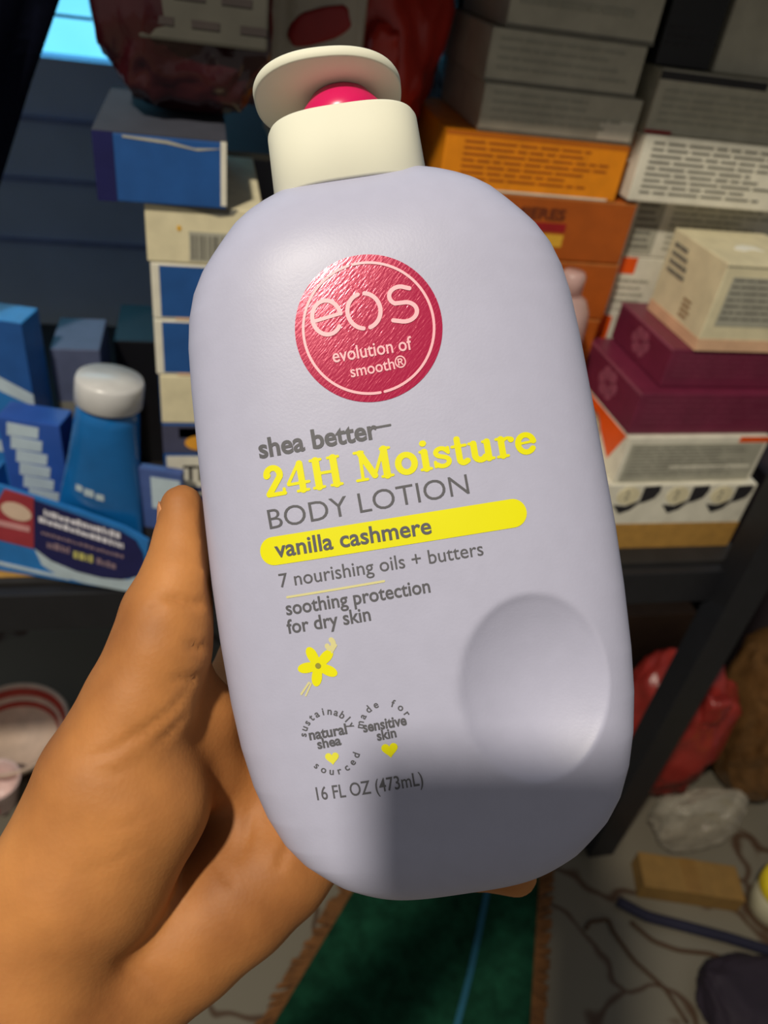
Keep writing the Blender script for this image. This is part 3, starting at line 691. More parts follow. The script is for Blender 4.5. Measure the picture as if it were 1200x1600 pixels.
CU = -2.3 * KS
def super_loft(name, rings, m, n=96, p=2.5, off=(0, 0, 0), tilt=0.0, tilty=0.0):
    vs, fs = [], []
    for z, a, b in rings:
        for k in range(n):
            t = 2 * math.pi * k / n; c, s = math.cos(t), math.sin(t)
            x = a * math.copysign(abs(c) ** (2 / p), c); y = b * math.copysign(abs(s) ** (2 / p), s)
            vs.append((x + off[0], y + off[1], z * KS + x * tilt + y * tilty + off[2]))
    for i in range(len(rings) - 1):
        for k in range(n): fs.append((i * n + k, i * n + (k + 1) % n, (i + 1) * n + (k + 1) % n, (i + 1) * n + k))
    fs.append(tuple(reversed(range(n)))); fs.append(tuple((len(rings) - 1) * n + k for k in range(n)))
    return from_data(name, vs, fs, m, lot, True)
M_ivory = mat('ivory_plastic', (226, 225, 206), 0.6, var=0.02, spec=0.3)
k = KS
super_loft('collar', [(88.5, 19.6 * k, 18.2 * k), (89, 20.2 * k, 18.8 * k), (106.2, 19.7 * k, 18.3 * k), (107.0, 19.3 * k, 17.9 * k), (107.3, 18.6 * k, 17.2 * k)], M_ivory, p=3.1, off=(CU, 0, 0))
super_loft('pump_stem', [(106.5, 12.2 * k, 12.2 * k), (113.0, 11.4 * k, 11.4 * k), (117.5, 8.0 * k, 8.0 * k), (118.2, 7 * k, 7 * k)], mat('magenta_plastic', (208, 20, 92), 0.3, var=0.03), p=2, off=(CU + 0.6 * k, 0, 0))
super_loft('pump_head', [(117.0, 18.6 * k, 16.6 * k), (117.05, 19.2 * k, 17.2 * k), (117.25, 19.5 * k, 17.5 * k), (118.9, 19.6 * k, 17.6 * k), (119.5, 19.3 * k, 17.3 * k), (120.0, 17.0 * k, 15.2 * k)], M_ivory, p=2.3, off=(CU - 2.4 * k, 0, 0.5 * k), tilt=-0.045, tilty=-0.10)

# ---- printing on the front of the bottle
def conform(name, pts2, faces, m, parent, lift=0.00012, maxlen=0.0014):
    bm = bmesh.new(); vv = [bm.verts.new((p[0], 0, p[1])) for p in pts2]
    for f in faces:
        try: bm.faces.new([vv[i] for i in f])
        except ValueError: pass
    for _ in range(5):
        es = [e for e in bm.edges if e.calc_length() > maxlen]
        if not es: break
        bmesh.ops.subdivide_edges(bm, edges=es, cuts=1, use_grid_fill=False)
        bmesh.ops.triangulate(bm, faces=[f for f in bm.faces if len(f.verts) > 4])
    for v in bm.verts: v.co.y = float(yfront(np.float64(v.co.x), np.float64(v.co.z))) - lift
    bmesh.ops.recalc_face_normals(bm, faces=bm.faces)
    return from_bm(name, bm, m, parent)

def frame2(pa, pb):
    a, b = px_uv(*pa), px_uv(*pb); d = (b - a); L = d.length; d.normalize(); return a, d, Vector((-d.y, d.x)), L

def print_text(name, s, pa, pb, hpx, m, offset=0.0, parent=None, lift=0.00012):
    a, d, n, L = frame2(pa, pb); vs, fs, wd = text_mesh(s, offset); h = hpx * (D0 - DB) / FPX / 0.73
    return conform(name, [tuple(a + d * (x / wd * L) + n * (y * h)) for x, y in vs], fs, m, parent or lot, lift)

def stroke_geo(polylines, tf):
    """union of round-ended strokes (points, half width), traced as one clean sheet; tf maps glyph space to bottle (u, v)"""
    allp = np.array([p for pts, hw in polylines for p in pts], float); mh = max(hw for _, hw in polylines)
    lo = allp.min(0) - mh * 1.5; hi = allp.max(0) + mh * 1.5
    o = Vector(tf(Vector((0, 0)))); ux = (Vector(tf(Vector((1, 0)))) - o).length; uy = (Vector(tf(Vector((0, 1)))) - o).length
    hx, hy = 0.00014 / ux, 0.00014 / uy
    nx, ny = int((hi[0] - lo[0]) / hx) + 2, int((hi[1] - lo[1]) / hy) + 2
    X, Y = np.meshgrid(lo[0] + hx * np.arange(nx), lo[1] + hy * np.arange(ny), indexing='ij'); F = np.full((nx, ny), mh * 0.4 + 1e-6)
    for pts, hw in polylines:
        for a, b in zip(pts[:-1], pts[1:]):
            d = (b[0] - a[0], b[1] - a[1]); l2 = d[0] ** 2 + d[1] ** 2
            if l2 < 1e-14: continue
            x0, x1 = [int((q - lo[0]) / hx) for q in (min(a[0], b[0]) - hw * 1.4, max(a[0], b[0]) + hw * 1.4)]; y0, y1 = [int((q - lo[1]) / hy) for q in (min(a[1], b[1]) - hw * 1.4, max(a[1], b[1]) + hw * 1.4)]
            sl = (slice(max(0, x0), x1 + 2), slice(max(0, y0), y1 + 2))
            t = np.clip(((X[sl] - a[0]) * d[0] + (Y[sl] - a[1]) * d[1]) / l2, 0, 1)
            F[sl] = np.minimum(F[sl], np.hypot(X[sl] - a[0] - t * d[0], Y[sl] - a[1] - t * d[1]) - hw)
    vs, fs, key = [], [], {}
    def vid(k, p):
        if k not in key: key[k] = len(vs); vs.append(tuple(tf(Vector(p))))
        return key[k]
    ins = F < 0; any_ = ins[:-1, :-1] | ins[1:, :-1] | ins[:-1, 1:] | ins[1:, 1:]
    for i, j in np.argwhere(any_):
        c = [(i, j), (i + 1, j), (i + 1, j + 1), (i, j + 1)]; poly = []
        for q in range(4):
            a, b = c[q], c[(q + 1) % 4]; fa, fb = F[a], F[b]
            if fa < 0: poly.append(vid(a, (X[a], Y[a])))
            if (fa < 0) != (fb < 0):
                t = fa / (fa - fb) if abs(fa - fb) < 5 else 0.0
                t = min(max(t, 0.02), 0.98)
                poly.append(vid((min(a, b), max(a, b)), (X[a] + t * (X[b] - X[a]), Y[a] + t * (Y[b] - Y[a]))))
        if len(poly) >= 3: fs.append(tuple(poly))
    return vs, fs

def arc(cx, cy, rx, ry, a0, a1, n=14): return [(cx + rx * math.cos((a0 + (a1 - a0) * i / n) * RAD), cy + ry * math.sin((a0 + (a1 - a0) * i / n) * RAD)) for i in range(n + 1)]

def ink(name, rgb, rough=0.45): return mat(name, rgb, rough, var=0.02, spec=0.3)
I_dark = ink('charcoal_ink', (92, 92, 98)); I_yel = ink('yellow_ink', (230, 226, 8)); I_pale = ink('pale_yellow_ink', (214, 208, 150)); I_pink = mat('rose_white_ink', (240, 176, 186), 0.4, var=0.02)

def foil():
    m = bpy.data.materials.new('magenta_foil'); m.use_nodes = True; nt = m.node_tree; b = nt.nodes['Principled BSDF']
    b.inputs['Base Color'].default_value = (*lin((180, 24, 74)), 1); b.inputs['Metallic'].default_value = 0.2; b.inputs['Roughness'].default_value = 0.18; b.inputs['Specular IOR Level'].default_value = 0.8
    tc = nt.nodes.new('ShaderNodeTexCoord'); mp = nt.nodes.new('ShaderNodeMapping'); mp.vector_type = 'TEXTURE'; mp.inputs['Rotation'].default_value = (0, -0.75, 0); mp.inputs['Scale'].default_value = (1 / 450, 1, 1 / 2200)
    n = nt.nodes.new('ShaderNodeTexNoise'); n.inputs['Scale'].default_value = 1.0; n.inputs['Detail'].default_value = 3
    nt.links.new(tc.outputs['Object'], mp.inputs['Vector']); nt.links.new(mp.outputs['Vector'], n.inputs['Vector'])
    bp = nt.nodes.new('ShaderNodeBump'); bp.inputs['Strength'].default_value = 0.36; bp.inputs['Distance'].default_value = 0.00012
    nt.links.new(n.outputs['Fac'], bp.inputs['Height']); nt.links.new(bp.outputs['Normal'], b.inputs['Normal'])
    return m
bcn = px_uv(576, 513); RB = 115.5 * (D0 - DB) / FPX
def badge():
    n = 72; pts = [(bcn.x, bcn.y)]; fs = []
    for j in range(1, 9):
        for i in range(n): pts.append((bcn.x + RB * j / 8 * math.cos(2 * math.pi * i / n), bcn.y + RB * j / 8 * math.sin(2 * math.pi * i / n)))
    for i in range(n): fs.append((0, 1 + i, 1 + (i + 1) % n))
    for j in range(7):
        for i in range(n): fs.append((1 + j * n + i, 1 + (j + 1) * n + i, 1 + (j + 1) * n + (i + 1) % n, 1 + j * n + (i + 1) % n))
    o = conform('round_badge', pts, fs, foil(), lot, 0.00010, 0.002)
    o['label'] = 'magenta foil disc'
    U = lambda v: (bcn.x + v[0] * RB, bcn.y + v[1] * RB)
    vs, fs = stroke_geo([(arc(0, 0, .885, .885, -84, 96, 60), .018), (arc(0, 0, .885, .885, 100, 272, 60), .018)], U)
    conform('badge_ring', vs, fs, I_pink, o, 0.00026)
    E = [(arc(-.46, .09, .25, .25, 6, 318, 30), .032), ([(-.69, .05), (-.21, .13)], .030)]
    a, d, nn, L = frame2((490, 529), (654, 500))
    A = lambda v: tuple(a + d * (v[0] * L) + nn * (v[1] * L))
    e = [(arc(.155, .17, .135, .16, 5, 320, 26), .020), ([(.03, .155), (.29, .185)], .017)]
    o_ = [(arc(.51, .17, .155, .165, 102, 258, 20), .020), (arc(.51, .17, .155, .165, -78, 78, 20), .020)]
    s_ = [([(.965, .305)] + arc(.865, .255, .10, .082, 55, 235, 12) + arc(.885, .095, .115, .09, 75, -110, 14) + [(.765, .035)], .020)]
    vs, fs = stroke_geo(e + o_ + s_, A); conform('brand_lettering', vs, fs, I_pink, o, 0.00026)
    print_text('tagline_lettering', 'evolution of', (521, 567), (645, 546), 22, I_pink, 0.012, o, 0.00026)
    print_text('tagline_lettering', 'smooth\u00ae', (549, 590), (636, 573), 19, I_pink, 0.012, o, 0.00026)
badge()

print_text('product_lettering', 'shea better', (406, 716), (592, 684), 31, I_dark, 0.028)
vs, fs = stroke_geo([([(0, 0), (1, 0.0)], .06)], lambda v: tuple(px_uv(588, 668).lerp(px_uv(610, 664), v[0]) + Vector((0, v[1] * .004)))); conform('trademark_print', vs, fs, I_dark, lot)

def serif_title():
    T, t = .098, .048     # heavy and light half strokes
    def sf(x, y, w=.15): return ([(x - w, y), (x + w, y)], t)
    G = {
        '2': (.66, [([(.12, .70)] + arc(.32, .72, .20, .23, 170, -25, 14) + [(.12, .09)], T), ([(.10, .06), (.58, .06)], .07), ([(.58, .06), (.58, .20)], t), (arc(.15, .72, .03, .03, 0, 360, 6), .065)]),
        '4': (.74, [([(.48, .05), (.48, .95)], T), ([(.44, .95), (.07, .33)], .05), ([(.07, .30), (.68, .30)], .05), sf(.48, .04, .16)]),
        'H': (.98, [([(.22, .05), (.22, .95)], T + .01), ([(.74, .05), (.74, .95)], T + .01), ([(.22, .5), (.74, .5)], .05), sf(.22, .04), sf(.22, .96), sf(.74, .04), sf(.74, .96)]),
        ' ': (.32, []),
        'M': (1.20, [([(.22, .05), (.24, .95)], .05), ([(.24, .93), (.58, .12)], T), ([(.58, .12), (.92, .93)], .05), ([(.94, .05), (.94, .95)], T + .01), sf(.20, .04), sf(.20, .96, .12), sf(.95, .04), sf(.98, .96, .12)]),
        'o': (.70, [(arc(.34, .34, .24, .29, 0, 360, 24), T)]),
        'i': (.40, [([(.20, .05), (.20, .62)], T + .005), sf(.20, .04, .14), ([(.08, .63), (.2, .63)], t), (arc(.2, .90, .02, .02, 0, 360, 6), .085)]),
        's': (.58, [([(.48, .52)] + arc(.29, .51, .16, .13, 40, 240, 12) + arc(.30, .20, .19, .15, 70, -150, 14), .075), ([(.50, .46), (.50, .64)], t), ([(.08, .06), (.08, .22)], t)]),
        't': (.50, [([(.22, .86), (.22, .20)] + arc(.33, .18, .11, .13, 180, 300, 8) + [(.44, .10)], T - .005), ([(.05, .62), (.44, .62)], .05)]),
        'u': (.80, [([(.18, .62), (.18, .24)] + arc(.34, .22, .16, .17, 180, 330, 10), T), ([(.58, .05), (.58, .62)], T), ([(.05, .63), (.18, .63)], t), ([(.46, .63), (.58, .63)], t), ([(.58, .04), (.72, .04)], t)]),
        'r': (.60, [([(.20, .05), (.20, .62)], T), ([(.20, .40)] + arc(.40, .44, .18, .18, 160, 50, 8), .055), (arc(.50, .55, .02, .02, 0, 360, 6), .075), sf(.20, .04, .15), ([(.06, .63), (.2, .63)], t)]),
        'e': (.64, [(arc(.33, .34, .24, .29, 10, 320, 22), T - .008), ([(.12, .36), (.56, .38)], .042)]),
    }
    x = 0; pl = []
    for ch in '24H Moisture':
        wd, st = G[ch]
        for pts, hw in st: pl.append(([(px + x, py) for px, py in pts], hw))
        x += wd
    a, d, n, L = frame2((416, 778), (840, 706)); h = 47 * (D0 - DB) / FPX
    vs, fs = stroke_geo(pl, lambda v: tuple(a + d * (v[0] / x * L) + n * (v[1] * h)))
    return conform('title_lettering', vs, fs, I_yel, lot)
serif_title()
print_text('product_lettering', 'BODY LOTION', (422, 827), (734, 771), 33, I_dark, -0.004)
def pill():
    a, d, n, L = frame2((428, 861), (801, 802)); r = 22.5 * (D0 - DB) / FPX
    out = [a + d * (L * i / 30) - n * r for i in range(31)] + [a + d * L + d * (r * math.sin(t * math.pi / 12)) - n * (r * math.cos(t * math.pi / 12)) for t in range(1, 12)]
    up = [a + d * (L * i / 30) + n * r for i in range(30, -1, -1)] + [a - d * (r * math.sin(t * math.pi / 12)) + n * (r * math.cos(t * math.pi / 12)) for t in range(1, 12)]
    # grid fill: strips
    pts, fs = [], []
    cols = [-r * math.cos(t * math.pi / 16) for t in range(0, 8)] + [L * i / 30 for i in range(31)] + [L + r * math.sin(t * math.pi / 16) for t in range(1, 9)]
    for i, c in enumerate(cols):
        e = max(0.0, -c, c - L); hh = math.sqrt(max(0, r * r - e * e))
        for j in range(5): pts.append(tuple(a + d * c + n * (hh * (j / 2 - 1))))
        if i:
            b = (i - 1) * 5
            for j in range(4): fs.append((b + j, b + 5 + j, b + 6 + j, b + 1 + j))
    o = conform('flavour_band', pts, fs, I_yel, lot); o['label'] = 'yellow printed band'
    print_text('flavour_lettering', 'vanilla cashmere', (431, 871), (675, 833), 27, I_dark, 0.018, o, 0.00026)
pill()
print_text('claim_lettering', '7 nourishing oils + butters', (438, 918), (756, 867), 23, I_dark, 0.004)
vs, fs = stroke_geo([([(i / 12, 0) for i in range(13)], .012)], lambda v: tuple(px_uv(449, 933).lerp(px_uv(600, 908), v[0]) + Vector((0, v[1] * .02)))); conform('thin_rule', vs, fs, I_pale, lot)
print_text('claim_lettering', 'soothing protection', (448, 961), (673, 925), 23, I_dark, 0.016)
print_text('claim_lettering', 'for dry skin', (450, 990), (580, 969), 23, I_dark, 0.016)
def flower():
    c = px_uv(497, 1040); r = 33 * (D0 - DB) / FPX; n = 100; vs = [tuple(c)]
    for i in range(n):
        t = 2 * math.pi * i / n; q = r * (0.40 + 0.60 * abs(math.cos(2.5 * (t - 1.95))) ** 1.5)
        vs.append((c.x + q * math.cos(t), c.y + q * math.sin(t)))
    o = conform('flower_emblem', vs, [(0, 1 + i, 1 + (i + 1) % n) for i in range(n)], I_yel, lot)
    vs, fs = stroke_geo([([(-.55, -.75), (-1.0, -1.25)], .05), ([(-.45, -.80), (-.80, -1.35)], .04), ([(.75, .55), (1.0, .85)], .05), (arc(.72, .95, .16, .22, 200, 420, 10), .12)], lambda v: (c.x + v[0] * r, c.y + v[1] * r)); conform('vanilla_pod', vs, fs, I_pale, o)
    vs, fs = stroke_geo([(arc(0, 0, .08, .08, 0, 360, 8), .06)], lambda v: (c.x + v[0] * r, c.y + v[1] * r)); conform('flower_centre', vs, fs, ink('olive_ink', (150, 146, 60)), o, 0.00026)
flower()
def arc_text(name, s, cpx, rpx, a0, a1, hpx, m, parent, flip=False):
    c = px_uv(*cpx); k = (D0 - DB) / FPX; allv, allf = [], []
    for i, ch in enumerate(s):
        if ch == ' ': continue
        v, f, wd = text_mesh(ch, 0.02); t = a0 + (a1 - a0) * (i + .5) / len(s); a = t * RAD; h = hpx * k / .73
        tx = Vector((math.sin(a), -math.cos(a))) if not flip else Vector((-math.sin(a), math.cos(a))); ny = Vector((math.cos(a), math.sin(a))) * (1 if not flip else -1)
        base = c + Vector((math.cos(a), math.sin(a))) * (rpx * k); b = len(allv)
        allv += [tuple(base + tx * ((x - wd / 2) * h) + ny * ((y - 0.3) * h)) for x, y in v]; allf += [tuple(b + q for q in g) for g in f]
    return conform(name, allv, allf, m, parent)
def heart(cpx, r, m, parent):
    c = px_uv(*cpx); k = r * (D0 - DB) / FPX; vs = []
    for i in range(28):
        t = 2 * math.pi * i / 28; vs.append((c.x + k * math.sin(t) ** 3, c.y + k * (13 * math.cos(t) - 5 * math.cos(2 * t) - 2 * math.cos(3 * t) - math.cos(4 * t)) / 16))
    return conform('heart_mark', vs, [tuple(range(28))], m, parent)
def seals():
    o = print_text('seal_lettering', 'natural', (484, 1156), (543, 1146), 17, I_dark, 0.03)
    print_text('seal_lettering', 'shea', (497, 1170), (534, 1163), 16, I_dark, 0.03)
    arc_text('seal_lettering', 'sustainably', (514, 1152), 41, 176, 14, 12, I_dark, lot)
    arc_text('seal_lettering', 'sourced', (519, 1166), 40, 215, 342, 12, I_dark, lot, True)
    heart((519, 1184), 11, ink('soft_yellow_ink', (226, 222, 70)), lot)
    print_text('seal_lettering', 'sensitive', (568, 1144), (636, 1132), 17, I_dark, 0.03)
    print_text('seal_lettering', 'skin', (590, 1157), (620, 1151), 16, I_dark, 0.03)
    arc_text('seal_lettering', 'made for', (603, 1139), 41, 172, 18, 12, I_dark, lot)
    heart((609, 1171), 13, I_yel, lot)
    print_text('volume_lettering', '16 FL OZ (473mL)', (496, 1250), (662, 1226), 22, I_dark, 0.008)
seals()

# ------------------------------------------------------------------ the left hand (one continuous surface)
def hand():
    P = lambda x, y, d, r: (np.array([(x - 600) * d / FPX, -(y - 800) * d / FPX, -d]), r * d / FPX)
    thumb = [P(285, 791, .188, 35), P(287, 850, .187, 48), P(281, 905, .185, 60), P(262, 962, .183, 72), P(252, 1012, .182, 78), P(219, 1100, .181, 88), P(170, 1220, .180, 109), P(120, 1360, .181, 125), P(30, 1520, .186, 150)]
    thenar = [P(225, 1150, .186, 78), P(215, 1250, .182, 108), P(150, 1370, .182, 118)]
    web = [P(300, 1060, .192, 36), P(322, 1120, .196, 50), P(330, 1200, .200, 60)]
    hypo = [P(480, 1300, .207, 80), P(430, 1350, .203, 90), P(370, 1398, .200, 98), P(285, 1465, .196, 102), P(165, 1540, .194, 125), P(40, 1620, .194, 165)]
    palm = [P(330, 1390, .208, 105), P(400, 1250, .214, 95), P(395, 1130, .215, 70)]
    index = [P(345, 1140, .210, 62), P(400, 1020, .222, 52), P(520, 930, .229, 46), P(640, 880, .228, 42), P(735, 850, .226, 37)]
    middle = [P(400, 1170, .217, 60), P(500, 1090, .230, 50), P(640, 1040, .231, 46), P(760, 1010, .230, 42), P(830, 990, .226, 36)]
    ring = [P(430, 1250, .216, 58), P(540, 1210, .229, 48), P(680, 1190, .230, 44), P(790, 1170, .229, 40), P(850, 1150, .224, 35)]
    pinky = [P(490, 1310, .210, 56), P(560, 1318, .221, 43), P(650, 1330, .221, 38), P(740, 1350, .214, 36), P(806, 1366, .205, 34)]
    arm = [P(60, 1560, .190, 178), P(-120, 1800, .196, 190), P(-420, 2180, .205, 205), P(-760, 2600, .215, 220)]
    lo = np.array([-.235, -.335, -.255]); hi = np.array([.050, .012, -.140]); h = 0.00135
    nx, ny, nz = [int(math.ceil((hi[i] - lo[i]) / h)) + 1 for i in range(3)]
    ax = [(lo[i] + h * np.arange(n)).astype(np.float32) for i, n in enumerate((nx, ny, nz))]
    def cone(a, ra, b, rb):
        """distance to a round-ended tapered limb, only near it"""
        F = np.full((nx, ny, nz), 0.05, np.float32); m_ = 0.03
        sl = []
        for i in range(3):
            l0 = min(a[i] - ra, b[i] - rb) - m_; l1 = max(a[i] + ra, b[i] + rb) + m_
            sl.append(slice(max(0, int((l0 - lo[i]) / h)), max(0, min((nx, ny, nz)[i], int((l1 - lo[i]) / h) + 2))))
        if any(s.stop <= s.start for s in sl): return F, None
        X, Y, Z = np.meshgrid(ax[0][sl[0]], ax[1][sl[1]], ax[2][sl[2]], indexing='ij')
        d = b - a; L2 = float(d @ d); t = np.clip(((X - a[0]) * d[0] + (Y - a[1]) * d[1] + (Z - a[2]) * d[2]) / L2, 0, 1)
        q = np.sqrt((X - a[0] - t * d[0]) ** 2 + (Y - a[1] - t * d[1]) ** 2 + (Z - a[2] - t * d[2]) ** 2) - (ra + t * (rb - ra))
        return q.astype(np.float32), tuple(sl)
    def smin(a, b, k):
        hh = np.maximum(k - np.abs(a - b), 0) / k; return np.minimum(a, b) - hh * hh * k * 0.25
    def chain(G, pts, k):
        for (a, ra), (b, rb) in zip(pts[:-1], pts[1:]):
            q, sl = cone(a, ra, b, rb)
            if sl is None: continue
            G[sl] = smin(G[sl], q, k)
        return G
    new = lambda: np.full((nx, ny, nz), 0.05, np.float32)
    A = chain(chain(new(), thumb, .0015), thenar, .004)
    B = chain(chain(new(), hypo, .002), palm, .006)
    for f in (index, middle, ring, pinky):
        q = chain(new(), f, .003); B = smin(B, q, .004)
    W = chain(new(), web, .004)
    R_ = chain(new(), arm, .002)
    F = smin(A, B, .0035); F = smin(F, W, .006); F = smin(F, R_, .010)
    # the skin lies flush against the bottle
    X, Y, Z = np.meshgrid(*ax, indexing='ij')
    x_, y_, z_ = X - bc.x, Y - bc.y, Z - bc.z
    u = x_ * math.cos(AX) + y_ * math.sin(AX); v = -x_ * math.sin(AX) + y_ * math.cos(AX); yy = -z_
    ww = wv(v); dd = np.maximum(dv(v), 1e-4); ww = np.maximum(ww, 1e-4)
    g = (np.abs(u / ww) ** NP + np.abs(yy / dd) ** NP) ** (1 / NP)
    sd = (g - 1) * np.minimum(np.minimum(ww, dd), .03)
    sd = np.where((v < TV[0]) | (v > TV[-1]), np.maximum(sd, np.maximum(TV[0] - v, v - TV[-1])), sd).astype(np.float32)
    F = np.maximum(F, 0.0006 - sd)
    del X, Y, Z, x_, y_, z_, u, v, yy, ww, dd, g, sd
    # naive surface nets
    ins = F < 0
    cs = np.zeros((nx - 1, ny - 1, nz - 1), np.int8)
    for i in (0, 1):
        for j in (0, 1):
            for k_ in (0, 1): cs += ins[i:nx - 1 + i, j:ny - 1 + j, k_:nz - 1 + k_]
    act = (cs > 0) & (cs < 8); idx = -np.ones(act.shape, np.int64); ids = np.argwhere(act); idx[act] = np.arange(len(ids))
    acc = np.zeros((len(ids), 3)); cnt = np.zeros(len(ids))
    cor = [(i, j, k_) for i in (0, 1) for j in (0, 1) for k_ in (0, 1)]
    for p in range(8):
        for q in range(p + 1, 8):
            if sum(abs(cor[p][t] - cor[q][t]) for t in range(3)) != 1: continue
            a = F[ids[:, 0] + cor[p][0], ids[:, 1] + cor[p][1], ids[:, 2] + cor[p][2]]; b = F[ids[:, 0] + cor[q][0], ids[:, 1] + cor[q][1], ids[:, 2] + cor[q][2]]
            m_ = (a < 0) != (b < 0); t = np.where(m_, a / np.where(m_, a - b, 1), 0)
            acc += np.where(m_[:, None], np.array(cor[p]) + t[:, None] * (np.array(cor[q]) - np.array(cor[p])), 0); cnt += m_
    vs = lo + h * (ids + acc / cnt[:, None])
    quads = []
    for axis in range(3):
        s0 = [slice(0, n) for n in (nx, ny, nz)]; s1 = list(s0); s0[axis] = slice(0, (nx, ny, nz)[axis] - 1); s1[axis] = slice(1, None)
        a, b = ins[tuple(s0)], ins[tuple(s1)]; e = np.argwhere(a != b); o1, o2 = [(1, 2), (2, 0), (0, 1)][axis]
        e = e[(e[:, o1] > 0) & (e[:, o2] > 0) & (e[:, o1] < (nx, ny, nz)[o1] - 1) & (e[:, o2] < (nx, ny, nz)[o2] - 1)]
        sgn = a[e[:, 0], e[:, 1], e[:, 2]]
        def at(d1, d2):
            f = e.copy(); f[:, o1] -= d1; f[:, o2] -= d2; return idx[f[:, 0], f[:, 1], f[:, 2]]
        Q = np.stack([at(1, 1), at(0, 1), at(0, 0), at(1, 0)], 1); Q[~sgn] = Q[~sgn][:, ::-1]; quads.append(Q)
    quads = np.concatenate(quads)
    # light smoothing
    nb = np.concatenate([quads[:, [0, 1]], quads[:, [1, 2]], quads[:, [2, 3]], quads[:, [3, 0]]])
    for _ in range(4):
        s = np.zeros_like(vs); c_ = np.zeros(len(vs))
        np.add.at(s, nb[:, 0], vs[nb[:, 1]]); np.add.at(c_, nb[:, 0], 1); np.add.at(s, nb[:, 1], vs[nb[:, 0]]); np.add.at(c_, nb[:, 1], 1)
        vs = vs * 0.5 + 0.5 * s / np.maximum(c_, 1)[:, None]
    # creases pressed into the skin
    e1 = vs[quads[:, 2]] - vs[quads[:, 0]]; e2 = vs[quads[:, 3]] - vs[quads[:, 1]]; fn = np.cross(e1, e2); N = np.zeros_like(vs)
    for k_ in range(4): np.add.at(N, quads[:, k_], fn)
    N /= np.maximum(np.linalg.norm(N, axis=1), 1e-12)[:, None]
    if np.mean(np.sum(N * (vs - vs.mean(0)), 1)) < 0: N = -N; quads = quads[:, ::-1]
    px = 600 + FPX * vs[:, 0] / -vs[:, 2]; py = 800 - FPX * vs[:, 1] / -vs[:, 2]; face = np.clip(N[:, 2] * 2.5, 0, 1)
    def crease(pl, sig, amp):
        best = np.zeros(len(vs)); L = len(pl) - 1
        for i in range(L):
            a, b = np.array(pl[i], float), np.array(pl[i + 1], float); d = b - a
            t = np.clip(((px - a[0]) * d[0] + (py - a[1]) * d[1]) / (d @ d), 0, 1); q = np.hypot(px - a[0] - t * d[0], py - a[1] - t * d[1])
            best = np.maximum(best, np.exp(-(q / sig) ** 2) * np.sin(np.pi * (i + t) / L) ** 0.8)
        return amp * best
    push = crease([(248, 930), (275, 936), (305, 944), (342, 938)], 7, .0013) + crease([(285, 1003), (312, 1012), (350, 1006)], 6, .0012) + crease([(262, 1060), (300, 1062), (335, 1050)], 6, .0009)
    push += crease([(112, 1190), (170, 1175), (225, 1142), (270, 1108), (300, 1070)], 5, .0009) + crease([(232, 1170), (262, 1150), (300, 1108)], 5, .0006)
    push += crease([(140, 1215), (190, 1205), (240, 1180)], 5, .0004) + crease([(150, 1300), (200, 1290), (250, 1262)], 6, .0003) + crease([(110, 1370), (170, 1352), (230, 1318)], 6, .0003) + crease([(215, 965), (240, 950), (262, 948)], 6, .0005)
    push += crease([(395, 1245), (388, 1300), (372, 1350)], 7, .0008) + crease([(455, 1270), (450, 1320), (430, 1370)], 7, .0008) + crease([(330, 1330), (350, 1365), (365, 1390)], 7, .0007)
    push += crease([(175, 1500), (205, 1515), (235, 1535), (262, 1562)], 14, .0007)
    vs = vs - N * (push * face)[:, None]
    org = np.array([(40 - 600) * .19 / FPX, -(1600 - 800) * .19 / FPX, -.19])
    o = from_data('hand', (vs - org).tolist(), quads.tolist(), None, None, True)
    o.matrix_world = CM @ Matrix.Translation(Vector(org.tolist()))
    m = bpy.data.materials.new('brown_skin'); m.use_nodes = True; nt = m.node_tree; b = nt.nodes['Principled BSDF']
    tc = nt.nodes.new('ShaderNodeTexCoord'); n1 = nt.nodes.new('ShaderNodeTexNoise'); n1.inputs['Scale'].default_value = 28; n1.inputs['Detail'].default_value = 5
    r = nt.nodes.new('ShaderNodeValToRGB'); r.color_ramp.elements[0].position = .3; r.color_ramp.elements[1].position = .72
    r.color_ramp.elements[0].color = (*lin((134, 82, 43)), 1); r.color_ramp.elements[1].color = (*lin((198, 134, 75)), 1)
    nt.links.new(tc.outputs['Object'], n1.inputs['Vector']); nt.links.new(n1.outputs['Fac'], r.inputs['Fac']); nt.links.new(r.outputs['Color'], b.inputs['Base Color'])
    n2 = nt.nodes.new('ShaderNodeTexVoronoi'); n2.inputs['Scale'].default_value = 900; bp = nt.nodes.new('ShaderNodeBump'); bp.inputs['Strength'].default_value = .10; bp.inputs['Distance'].default_value = .0004
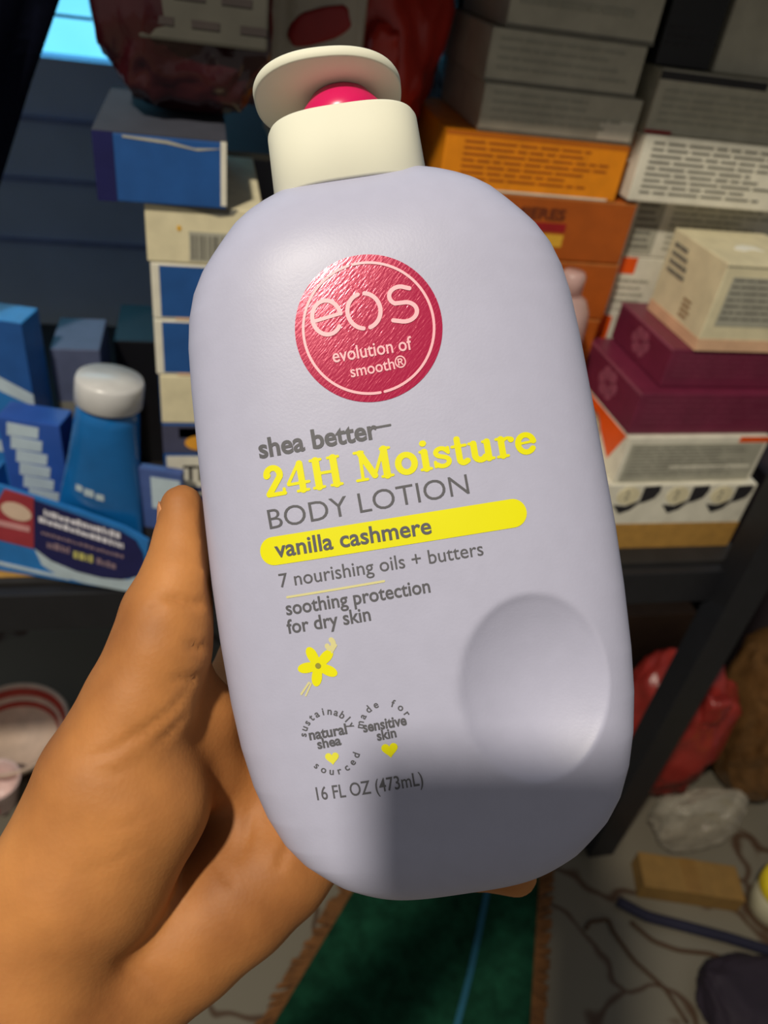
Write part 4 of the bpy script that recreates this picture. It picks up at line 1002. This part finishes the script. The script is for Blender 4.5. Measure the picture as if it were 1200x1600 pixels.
    nt.links.new(tc.outputs['Object'], n2.inputs['Vector']); nt.links.new(n2.outputs['Distance'], bp.inputs['Height']); nt.links.new(bp.outputs['Normal'], b.inputs['Normal'])
    b.inputs['Roughness'].default_value = .58; b.inputs['Specular IOR Level'].default_value = .3
    b.inputs['Subsurface Weight'].default_value = .12; b.inputs['Subsurface Radius'].default_value = (.004, .0016, .0008); b.inputs['Subsurface Scale'].default_value = 1.0
    o.data.materials.append(m)
    tag(o, 'brown left hand with thumb along the side of the lavender bottle', 'hand')
    # thumb nail on the outer side of the tip
    c0, _ = P(249, 822, .1895, 1); vsn, fsn = [], []; na, nb_ = 14, 10
    for i in range(na + 1):
        for j in range(nb_ + 1):
            s, t = i / na * 2 - 1, j / nb_ * 2 - 1
            wv_ = math.sqrt(max(0, 1 - abs(s) ** 3.2)) * 0.9 + 0.1
            ang = t * 1.0 * wv_; rr = .0066
            out = np.array([-math.cos(ang), 0, -math.sin(ang)]) * rr * 1.02; ln = np.array([0.06, 1, 0]) * s * .0058
            vsn.append(c0 + np.array([.0068, 0, 0]) + out + ln)
    for i in range(na):
        for j in range(nb_): a = i * (nb_ + 1) + j; fsn.append((a, a + 1, a + nb_ + 2, a + nb_ + 1))
    nl = from_data('thumbnail', (np.array(vsn) - org).tolist(), fsn, mat('nail', (204, 142, 96), .28, var=.05), o, True)
    md = nl.modifiers.new('nail_thickness', 'SOLIDIFY'); md.thickness = .0006
    return o
hand()

# ------------------------------------------------------------------ the phone that takes the picture (its shade falls across the bottle's lower right)
ph = empty('smartphone', (0, 0, 0)); tag(ph, 'dark smartphone shading the lower right of the bottle', 'phone')
ph.matrix_world = CM @ Matrix.Translation((0, 0, 0.006))
box_obj('body', (-0.048, 0.026, -0.125, 0.040, 0.0, 0.008), M_black, ph, 0.003)
box_obj('screen', (-0.046, 0.024, -0.122, 0.037, 0.0078, 0.0083), mat('dark_glass', (14, 16, 22), 0.1), ph)
for o in list(bpy.data.objects):
    if '_dims' in o: del o['_dims']
